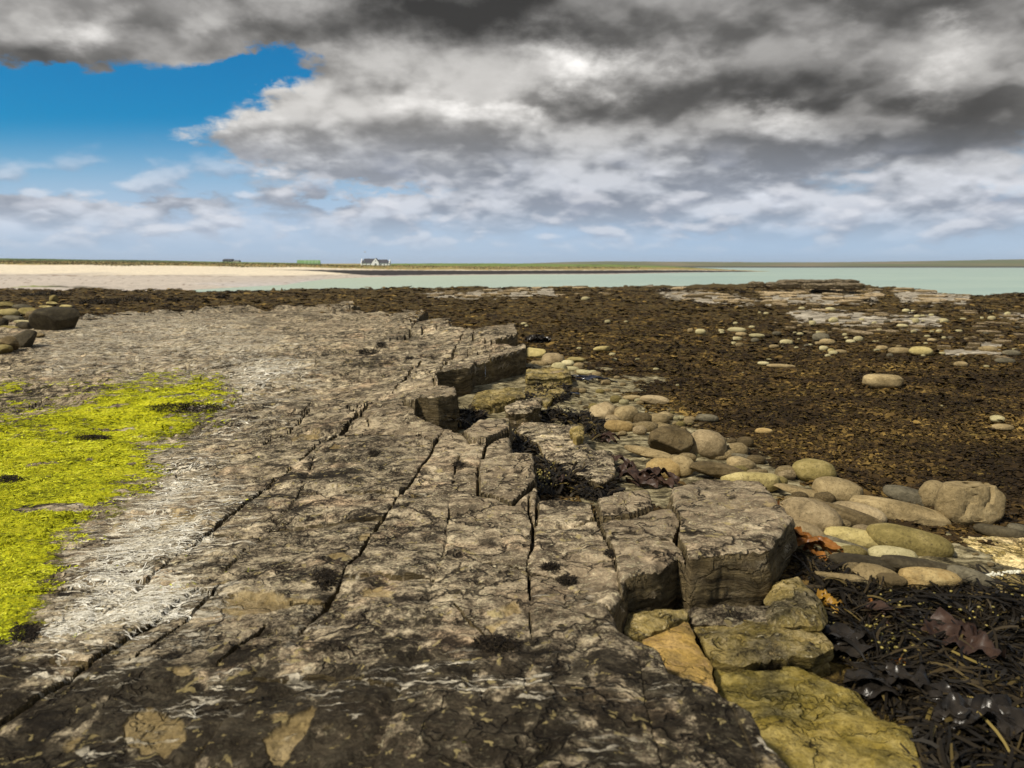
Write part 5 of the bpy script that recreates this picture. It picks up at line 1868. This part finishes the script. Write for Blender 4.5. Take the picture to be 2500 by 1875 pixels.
def build_brown_weed():
    px, py, p = sample_px(350000, -300, 2750, 699, 1500, -0.4)
    qx, qy, q = sample_px(26000, 2480, 3500, 850, 2100, -0.4)
    px, py, p = np.concatenate([px, qx]), np.concatenate([py, qy]), np.concatenate([p, q])
    x, y = p[:, 0], p[:, 1]
    sd = sdf_poly(x, y, PLAT)
    bare = _bil(FA[..., 0], x, y)
    pale = _bil(FA[..., 1], x, y)
    ye = shelf_edge(px)
    black = sdf_poly(px, py, WRACK_POLY) > 0
    patch = fbm(x * 2.2, y * 2.2, 4, 501, .6)
    keep = (sd < -0.02 - .05 * patch + (.5 + 2.2 * patch) * sst(y, 15, 30)) & (y < ye + 2) & ((bare + .8 * patch) < .52) & ((pale + 1.3 * fbm(x * .9, y * 1.4, 4, 502, .6)) < .55) & ~black
    px, py, x, y = px[keep], py[keep], x[keep], y[keep]
    z = np.maximum(fz(x, y), np.where(_ptab(PSD, x, y) > 0, _ptab(PZ_, x, y), -9))
    n = len(x)
    sz = np.maximum(.042, .0056 * y)
    L = sz * rng.uniform(.5, 1.6, n) * np.where(rng.random(n) < .05, 1.7, 1.0)
    flat = sst(y, 30, 6)
    pit = rng.uniform(.03, .25, n) + flat * rng.uniform(0, .5, n)
    V, Fq = ribbons(np.stack([x, y, z - .004], -1), rng.uniform(0, 2 * math.pi, n), L, L * rng.uniform(.25, .6, n), pit, 2, pit * rng.uniform(1, 3.5, n), rng.uniform(-.6, .6, n))
    me = new_mesh("brown_seaweed", V, Fq, M_WEED, smooth=False)
    tag(obj("brown_seaweed", me), "carpet of brown and golden seaweed covering the flat shore", "seaweed", kind='stuff')
    # larger tangled clumps that give the carpet its lumps
    return n


WRACK_POLY = [(1985, 1490), (1940, 1400), (1965, 1360), (2080, 1420), (2130, 1450), (2250, 1432), (2450, 1425), (2700, 1430), (2700, 2100), (2250, 2100), (2232, 1790), (2150, 1740), (2085, 1680), (2030, 1600), (2045, 1575), (2010, 1510)]


def build_wrack(name, poly, n, z, label, size=(.05, .12), wide=.14, lift=.05, forks=1, mat=None, stuff=True, pitch=(.0, .9)):
    q = np.array(poly, float)
    px = rng.uniform(q[:, 0].min(), q[:, 0].max(), n * 2)
    py = rng.uniform(q[:, 1].min(), q[:, 1].max(), n * 2)
    s = sdf_poly(px, py, q) + 14 * fbm(px * .05, py * .05, 3, 77)
    k = s > 0
    px, py = px[k][:n], py[k][:n]
    p = hitv(px, py, z)
    n = len(p)
    heap = .5 + .5 * fbm(p[:, 0] * 5, p[:, 1] * 5, 3, 78)
    p[:, 2] += lift * heap * np.clip(sdf_poly(px, py, q) / 40, .2, 1)
    yaw = 2.2 * fbm(p[:, 0] * 2.5, p[:, 1] * 2.5, 2, 79) * math.pi + rng.normal(0, .8, n)
    L = rng.uniform(size[0], size[1], n)
    V, Fq = ribbons(p, yaw, L, L * rng.uniform(wide * .6, wide * 1.5, n), rng.uniform(*pitch, n), 5, rng.uniform(.3, 2.0, n), rng.uniform(-1, 1, n), bend=rng.normal(0, .8, n))
    me = new_mesh(name, V, Fq, mat or M_WRACK, smooth=True)
    o = obj(name, me)
    tag(o, label, "seaweed", kind='stuff' if stuff else None)
    return o


build_brown_weed()
build_wrack("black_wrack", WRACK_POLY, 15000, -.3, "glossy black bladder wrack heaped in the lower right corner", (.09, .24), .055, .09, pitch=(.0, .55))


def bladders():
    """olive air bladders among the black wrack"""
    V0, F0 = icov(1)
    px = np.concatenate([rng.normal(2165, 36, 90), rng.uniform(2020, 2500, 50), rng.normal(1325, 14, 60)])
    py = np.concatenate([rng.normal(1580, 26, 90), rng.uniform(1470, 1600, 50), rng.normal(1180, 16, 60)])
    Vs, Fs = [], []
    for a, b in zip(px, py):
        c = hit(a, b, -.2)
        c[2] += rng.uniform(.04, .09)
        s = np.array([.010, .007, .006]) * rng.uniform(.7, 1.3)
        an = rng.uniform(0, 3.1)
        R = np.array([[math.cos(an), -math.sin(an), 0], [math.sin(an), math.cos(an), 0], [0, 0, 1]])
        Fs.append(F0 + len(V0) * len(Vs))
        Vs.append((V0 * s) @ R.T + c)
    m = weed_material("olive_bladder", [(0, (.10, .085, .015)), (1, (.33, .26, .06))], .35, .5)
    me = new_mesh("wrack_bladders", np.concatenate(Vs), np.concatenate(Fs), m)
    tag(obj("wrack_bladders", me), "small olive air bladders among the black wrack", "seaweed", kind='stuff')


bladders()

wrack_spots = [
    ([(1250, 1060), (1275, 1055), (1310, 1075), (1325, 1100), (1290, 1118), (1255, 1125)], 900, "black wrack heap against the right face of the second block of the edge"),
    ([(1305, 1120), (1350, 1110), (1420, 1130), (1470, 1160), (1500, 1205), (1470, 1225), (1380, 1215), (1315, 1215)], 2600, "large black wrack heap filling the hollow behind the front blocks"),
    ([(1410, 1010), (1450, 1005), (1485, 1040), (1490, 1075), (1440, 1080), (1420, 1040)], 900, "black wrack strip left of the layered brown rock"),
    ([(1300, 1008), (1400, 1003), (1420, 1034), (1330, 1034)], 1500, "thin black wrack patch right of the flat tan ledge"),
    ([(1100, 1010), (1150, 1005), (1180, 1020), (1150, 1048), (1115, 1040)], 1800, "black weed clump in the notch below the far blocks"),
    ([(1290, 950), (1330, 935), (1380, 945), (1390, 970), (1340, 990), (1300, 980)], 2600, "brown black weed patch between the far ledges"),
]
for poly, n, lab in wrack_spots:
    build_wrack("wrack_heap", poly, n, -.2, lab, (.06, .15), .12, .07, stuff=False)

tufts = [(1210, 1572, 58, 22, "bristly black weed tuft on the front slab beside a tan flake"), (795, 1412, 36, 26, "black weed tuft sitting in the second long crack"), (1118, 1135, 14, 10, "small black tuft near the middle of the platform"),
         (913, 1108, 14, 8, "small black weed spot on the slab left of the middle crack"), (450, 995, 95, 12, "long black weed strand lying across the green algae"), (930, 842, 12, 7, "tiny black tuft on the far platform left of the blocks"), (895, 858, 26, 8, "dark flat tuft on the far platform"),
         (1000, 875, 7, 4, "small dark tuft in a far crack"), (226, 1068, 45, 7, "thin black weed line in the green algae"), (20, 1170, 34, 10, "black flat stone like weed patch at the left border of the green algae"), (1345, 1385, 22, 10, "black weed in the diagonal crack, upper of two"), (1385, 1418, 24, 13, "black weed in the diagonal crack, lower of two"),
         (1490, 1350, 11, 8, "black weed at the crack beside the small front block"), (60, 1545, 40, 26, "dark weed tuft at the lower left in the green algae")]
for px, py, rx, ry, lab in tufts:
    n = int(140 + rx * 22)
    a, rr = rng.uniform(0, 2 * math.pi, n), np.sqrt(rng.uniform(0, 1, n))
    p = hitv(px + rx * np.cos(a) * rr, py + ry * np.sin(a) * rr, 0.0)
    s = np.median(p[:, 1]) / F
    p[:, 2] += -.004 + .010 * (1 - rr ** 2)
    L = np.maximum(.024, 9 * s) * rng.uniform(.6, 1.4, n)
    V, Fq = ribbons(p, rng.uniform(0, 6.28, n), L, L * rng.uniform(.09, .2, n), rng.uniform(.0, .7, n), 4, rng.uniform(.3, 1.8, n), rng.uniform(-.5, .5, n), bend=rng.normal(0, 1.2, n))
    tag(obj("weed_tuft", new_mesh("weed_tuft", V, Fq, M_TUFT, smooth=True)), lab, "seaweed", "dark weed tufts on the platform")


def build_green():
    px, py, p = sample_px(150000, -200, 640, 905, 1640, -0.2)
    x, y = p[:, 0], p[:, 1]
    g = _ptab(PA_[..., 1], x, y)
    k = (g + 1.1 * fbm(x * 3, y * 6, 4, 520, .65)) > rng.uniform(.45, .95, len(x))
    x, y = x[k], y[k]
    z = _ptab(PZ_, x, y)
    n = len(x)
    L = np.maximum(.018, .0040 * y) * rng.uniform(.6, 1.6, n)
    V, Fq = ribbons(np.stack([x, y, z - .002], -1), rng.normal(.3, 1.0, n) + math.pi * rng.integers(0, 2, n), L, L * rng.uniform(.14, .34, n), rng.uniform(.02, .4, n), 2, rng.uniform(.1, .9, n), rng.uniform(-.6, .6, n))
    tag(obj("green_algae", new_mesh("green_algae", V, Fq, M_GREEN, smooth=False)), "bright yellow green algae mat on the left of the platform", "algae", kind='stuff')


def build_dried():
    px, py, p = sample_px(120000, -100, 1500, 860, 1900, -0.1)
    x, y = p[:, 0], p[:, 1]
    w = _ptab(PA_[..., 0], x, y)
    clump = fbm(x * 2.6, y * 4.2, 4, 530, .65)
    k = ((w + .9 * clump) > rng.uniform(.74, 1.25, len(x))) & (w > .08) & (_ptab(PA_[..., 2], x, y) < .5)
    k &= sdf_poly(x, y, PLAT) > .03
    x, y = x[k], y[k]
    z = _ptab(PZ_, x, y)
    n = len(x)
    L = np.maximum(.05, .013 * y) * rng.uniform(.5, 1.8, n)
    yaw = .28 + rng.normal(0, .32, n) + .9 * fbm(x * 2.2, y * 2.2, 3, 531)
    V, Fq = ribbons(np.stack([x, y, z + .004], -1), yaw, L, np.maximum(.0016, .0008 * y) * rng.uniform(.5, 1.5, n), rng.uniform(-.02, .06, n), 5, rng.uniform(-.05, .1, n), None, False, rng.normal(0, 1.2, n))
    # drape on the surface
    V[:, 2] = np.maximum(_ptab(PZ_, V[:, 0], V[:, 1]), V[:, 2] - .02) + .003
    tag(obj("dried_algae", new_mesh("dried_algae", V, Fq, M_DRIED, smooth=True)), "bleached white strands of dried algae combed over the slabs", "algae", kind='stuff')


build_green()
build_dried()


# ------------------------------------------------------------------ kelp
def kelp_material(name, c0, c1, rough=.42):
    m, N, b = mat_new(name)
    tc = N.add('ShaderNodeTexCoord')
    n = N.noise(tc.outputs['Object'], 9.0, 6, .65)
    N.l.new(N.ramp(n, [(.35, c0), (.65, c1)]), b.inputs['Base Color'])
    b.inputs['Roughness'].default_value = rough
    b.inputs['Specular IOR Level'].default_value = .18
    N.l.new(N.bump(N.noise(tc.outputs['Object'], 40.0, 4, .6), .3, .006), b.inputs['Normal'])
    return m


M_KELP = kelp_material("brown_kelp", (.020, .011, .008), (.065, .038, .026))
M_KORANGE = kelp_material("orange_kelp", (.10, .035, .008), (.26, .11, .025), .35)
M_KGOLD = kelp_material("golden_kelp", (.14, .07, .008), (.34, .19, .03), .35)
M_KBLUE = kelp_material("wet_kelp", (.012, .014, .022), (.05, .055, .075), .12)
M_KBLACK = kelp_material("black_kelp", (.008, .007, .006), (.032, .026, .020), .25)


def blade(p0, yaw, L, Wd, mat, parent, seed, hump=.05, origin=(0, 0, 0), curlw=.5):
    r = np.random.default_rng(seed)
    nu, nv = 22, 8
    U, Vv = np.meshgrid(np.linspace(0, 1, nu), np.linspace(-1, 1, nv), indexing='ij')
    ya = yaw + 1.2 * (U - .5) * r.normal(0, .6)
    cx = np.cumsum(np.cos(ya) * L / nu, 0)
    cy = np.cumsum(np.sin(ya) * L / nu, 0)
    w = Wd / 2 * (np.sin(np.pi * np.clip(U * .9 + .08, 0, 1)) ** .6) * (1 + .25 * fbm(U * 5, Vv * 0 + seed, 2, seed))
    X = p0[0] + cx - np.sin(ya) * Vv * w
    Y = p0[1] + cy + np.cos(ya) * Vv * w
    ph = r.uniform(0, 6.28)
    Zr = hump * (np.sin(U * math.pi) * .6 + .45 * np.sin(U * 9 + ph + Vv * 1.4) * .6 + .8 * fbm(U * 4 + seed, Vv * 1.3, 3, seed + 1)) + curlw * Wd * .35 * np.abs(Vv) ** 2 * np.sin(U * 7 + ph) ** 2
    Zg = gz(X, Y)
    Z = np.maximum(Zg + .006, np.minimum(Zg + .05, p0[2]) + .01 + Zr)
    V = np.stack([X - origin[0], Y - origin[1], Z - origin[2]], -1)
    return obj("blade", new_mesh("blade", V.reshape(-1, 3), grid_faces(nu, nv), mat), parent)


def kelp_pile(px, py, spread, n, L, Wd, mat, label, seed, yaw0=None, hump=.06):
    r = np.random.default_rng(seed)
    c = hit(px, py, -.2)
    root = empty("kelp", tuple(c))
    tag(root, label, "kelp", "kelp blades washed up below the platform")
    for q in range(n):
        a, rr = r.uniform(0, 6.28), spread * math.sqrt(r.random())
        yaw = (r.uniform(0, 6.28) if yaw0 is None else yaw0 + r.normal(0, .45))
        l = L * r.uniform(.7, 1.25)
        x, y = c[0] + rr * math.cos(a) - l * .5 * math.cos(yaw), c[1] + rr * math.sin(a) * 1.2 - l * .5 * math.sin(yaw)
        blade((x, y, float(gz(x, y)) + .015 * q), yaw, l, Wd * r.uniform(.7, 1.3), mat, root, seed * 31 + q, hump, c)
    return root


kelp_pile(1575, 1190, .10, 5, .42, .12, M_KELP, "large folded shiny brown kelp behind the largest block", 3, -.75, .09)
kelp_pile(1520, 1150, .05, 2, .25, .09, M_KELP, "dark kelp blade beside the flat topped orange tan boulder", 4, -.4, .07)
kelp_pile(1480, 1080, .07, 4, .22, .05, M_KELP, "small brown kelp bunch left of the long tan boulder", 5, None, .05)
kelp_pile(1425, 1140, .05, 4, .16, .06, M_KGOLD, "golden kelp scrap on the black wrack", 6, None, .04)
kelp_pile(1385, 1195, .03, 2, .20, .10, M_KELP, "flat brown kelp piece on the large wrack heap", 8, .4, .05)
kelp_pile(1965, 1345, .09, 6, .30, .055, M_KORANGE, "orange brown kelp straps right of the largest block", 9, -.7, .06)
kelp_pile(1310, 838, .22, 7, .55, .12, M_KBLACK, "dark purple kelp bunch behind the farthest large block", 10, .2, .12)
kelp_pile(1440, 930, .05, 3, .75, .05, M_KBLUE, "wet blue black kelp strap lying over the far ledges", 11, -.55, .04)
kelp_pile(1375, 970, .06, 2, .4, .05, M_KBLUE, "short dark kelp strap near the far ledges", 12, .2, .03)
kelp_pile(2015, 1490, .03, 3, .13, .05, M_KGOLD, "amber curled kelp scrap at the corner of the yellow ledge", 13, None, .05)
kelp_pile(2110, 1490, .02, 1, .13, .03, M_KORANGE, "small orange kelp blade on the black wrack", 14, -.9, .03)
kelp_pile(2130, 1520, .04, 2, .34, .07, M_KELP, "dark brown kelp band crossing the wrack by the yellow ledge", 15, -.7, .05)
kelp_pile(2060, 1600, .06, 4, .34, .12, M_KBLACK, "black wet kelp between the two yellow ledges", 16, -.35, .05)
kelp_pile(2330, 1600, .12, 6, .30, .14, M_KELP, "broad purple brown kelp blades in the lower right corner", 17, .3, .07)
kelp_pile(2200, 1720, .08, 5, .32, .12, M_KBLACK, "black kelp blades along the edge of the big yellow ledge", 18, -.6, .06)
kelp_pile(2400, 1790, .14, 7, .32, .12, M_KBLACK, "dark kelp blades at the bottom right corner", 19, .2, .08)
kelp_pile(2190, 1640, .02, 2, .12, .05, M_KORANGE, "torn reddish kelp scrap above the big yellow ledge", 20, -.5, .04)

# black weed bank on the left, behind the platform
for px, py, rx, ry, n, lab in ((235, 742, 55, 14, 900, "black weed bank behind the largest black boulder"), (320, 735, 60, 9, 700, "black weed bank at the far end of the platform, left"), (425, 734, 25, 8, 400, "black weed clump at the far end of the platform, middle"), (540, 728, 16, 6, 260, "small black weed clump at the far end of the platform, right"),
                               (110, 720, 70, 10, 900, "black weed hanging over the ledge at the far left"), (2380, 762, 60, 14, 900, "black weed mound near the right border"), (2110, 738, 40, 7, 500, "black weed mound on the pale far ledges"), (1625, 710, 22, 8, 300, "dark weedy lump among the far pale ledges")):
    a, rr = rng.uniform(0, 2 * math.pi, n), np.sqrt(rng.uniform(0, 1, n))
    c = hit(px, py, -.4)
    s = c[1] / F
    p = np.stack([c[0] + rx * s * np.cos(a) * rr, c[1] + rx * s * .6 * np.sin(a) * rr, np.zeros(n)], -1)
    p[:, 2] = gz(p[:, 0], p[:, 1]) + ry * s * 1.3 * (1 - rr ** 2) * rng.uniform(.1, 1, n)
    L = 5 * s * rng.uniform(.6, 1.5, n)
    V, Fq = ribbons(p, rng.uniform(0, 6.28, n), L, L * .4, rng.uniform(-.6, .6, n), 2, rng.uniform(.2, 1.5, n))
    tag(obj("weed_bank", new_mesh("weed_bank", V, Fq, M_TUFT, smooth=False)), lab, "seaweed", "banks of black weed")


def crusted_strand():
    V0, F0 = icov(1)
    pts = [(2408, 1425), (2412, 1416), (2428, 1412), (2450, 1410), (2470, 1406), (2488, 1406)]
    t = np.linspace(0, len(pts) - 1, 90)
    px, py = np.interp(t, range(len(pts)), [p[0] for p in pts]), np.interp(t, range(len(pts)), [p[1] for p in pts])
    c = hitv(px, py, -.24)
    c[:, 2] += .02
    Vs = [V0 * rng.uniform(.007, .013) + p + rng.normal(0, .006, 3) for p in c]
    Fs = [F0 + len(V0) * i for i in range(len(Vs))]
    m = simple_mat("white_crust", (.62, .60, .48), .9, .25, 40)
    tag(obj("crusted_strand", new_mesh("crusted_strand", np.concatenate(Vs), np.concatenate(Fs), m)), "knobbly whitish crusted strand lying on rock at the right border", "strand")


crusted_strand()


# ------------------------------------------------------------------ gulls
def gull(loc, yaw, s, label, flying=False):
    root = empty("gull", loc)
    root.rotation_euler = (0, 0, yaw)
    tag(root, label, "bird")
    mw = bpy.data.materials.get("gull_white") or simple_mat("gull_white", (.82, .82, .80), .7, .05)
    mg = bpy.data.materials.get("gull_grey") or simple_mat("gull_grey", (.22, .24, .26), .7, .1)
    my = bpy.data.materials.get("gull_yellow") or simple_mat("gull_yellow", (.6, .36, .05), .6, .1)
    V, Fc = ICO[3]
    P = V.copy()
    # body along +x: breast full, tail drawn out, neck and head raised at the front
    P = P * np.array([.24, .095, .10])
    P[:, 2] += np.where(V[:, 0] < 0, V[:, 0] * -.0, 0) + .04 * V[:, 0]
    P[:, 1] *= np.where(V[:, 0] < 0, 1 + .55 * V[:, 0], 1)
    f = sst(V[:, 0], .62, .95)
    P[:, 0] -= .03 * f
    P[:, 2] += .13 * f
    obj("body", new_mesh("body", P * s, Fc, mw), root, (0, 0, .20 * s if not flying else 0))
    H = V * np.array([.055, .045, .048])
    obj("head", new_mesh("head", H * s, Fc, mw), root, (.205 * s, 0, (.37 if not flying else .10) * s))
    B = V * np.array([.035, .010, .012])
    obj("beak", new_mesh("beak", B * s, Fc, my), root, (.275 * s, 0, (.362 if not flying else .09) * s))
    for sg in (-1, 1):
        if flying:
            Wv = [(.08, sg * .05, .05), (-.08, sg * .05, .05), (.12, sg * .35, .16), (-.02, sg * .35, .16), (-.02, sg * .72, .10), (-.07, sg * .70, .10)]
            W2 = [(a, b, c - .015) for a, b, c in Wv]
            Fw = [(0, 1, 3, 2), (2, 3, 5, 4), (6, 8, 9, 7), (8, 10, 11, 9), (0, 2, 8, 6), (2, 4, 10, 8), (1, 7, 9, 3), (3, 9, 11, 5), (4, 5, 11, 10), (0, 6, 7, 1)]
            obj("wing", new_mesh("wing", np.array(Wv + W2) * s, Fw, mg, smooth=False), root)
        else:
            Wg = V * np.array([.20, .022, .065])
            Wg[:, 2] += .03 * V[:, 0]
            Wg[:, 1] += sg * .085
            Wg[:, 0] -= .06
            obj("wing", new_mesh("wing", Wg * s, Fc, mg), root, (0, 0, .215 * s))
            bm = bmesh.new()
            bmesh.ops.create_cone(bm, segments=6, radius1=.008 * s, radius2=.008 * s, depth=.14 * s, cap_ends=True)
            from_bm("leg", bm, my, root, (.02 * s, sg * .03 * s, .07 * s))
    T = V * np.array([.09, .04, .012])
    obj("tail", new_mesh("tail", T * s, Fc, mg), root, (-.26 * s, 0, (.19 if not flying else 0) * s))


gp = hit(2352, 712, -.5)
gull((gp[0], gp[1], gp[2] - .02), math.radians(200), 1.15, "white and grey gull standing on the rock edge by the water")
gull(((896 - 1250) / F * 300, 300, 1.5 + (648 - 616) / F * 300), math.radians(160), 1.6, "small dark gull flying above the white cottage", True)


# ------------------------------------------------------------------ haze
def build_haze():
    me_bm = bmesh.new()
    bm_box(me_bm, -4500, 4500, -60, 4200, -8.0, 32.0)
    m = bpy.data.materials.new("haze_air")
    m.use_nodes = True
    nt = m.node_tree
    nt.nodes.clear()
    out = nt.nodes.new('ShaderNodeOutputMaterial')
    pv = nt.nodes.new('ShaderNodeVolumePrincipled')
    pv.inputs['Color'].default_value = (.80, .88, 1.0, 1)
    pv.inputs['Density'].default_value = 0.00012
    pv.inputs['Anisotropy'].default_value = 0.2
    nt.links.new(pv.outputs[0], out.inputs['Volume'])
    o = from_bm("haze", me_bm, m, None)
    tag(o, kind='stuff')


build_haze()
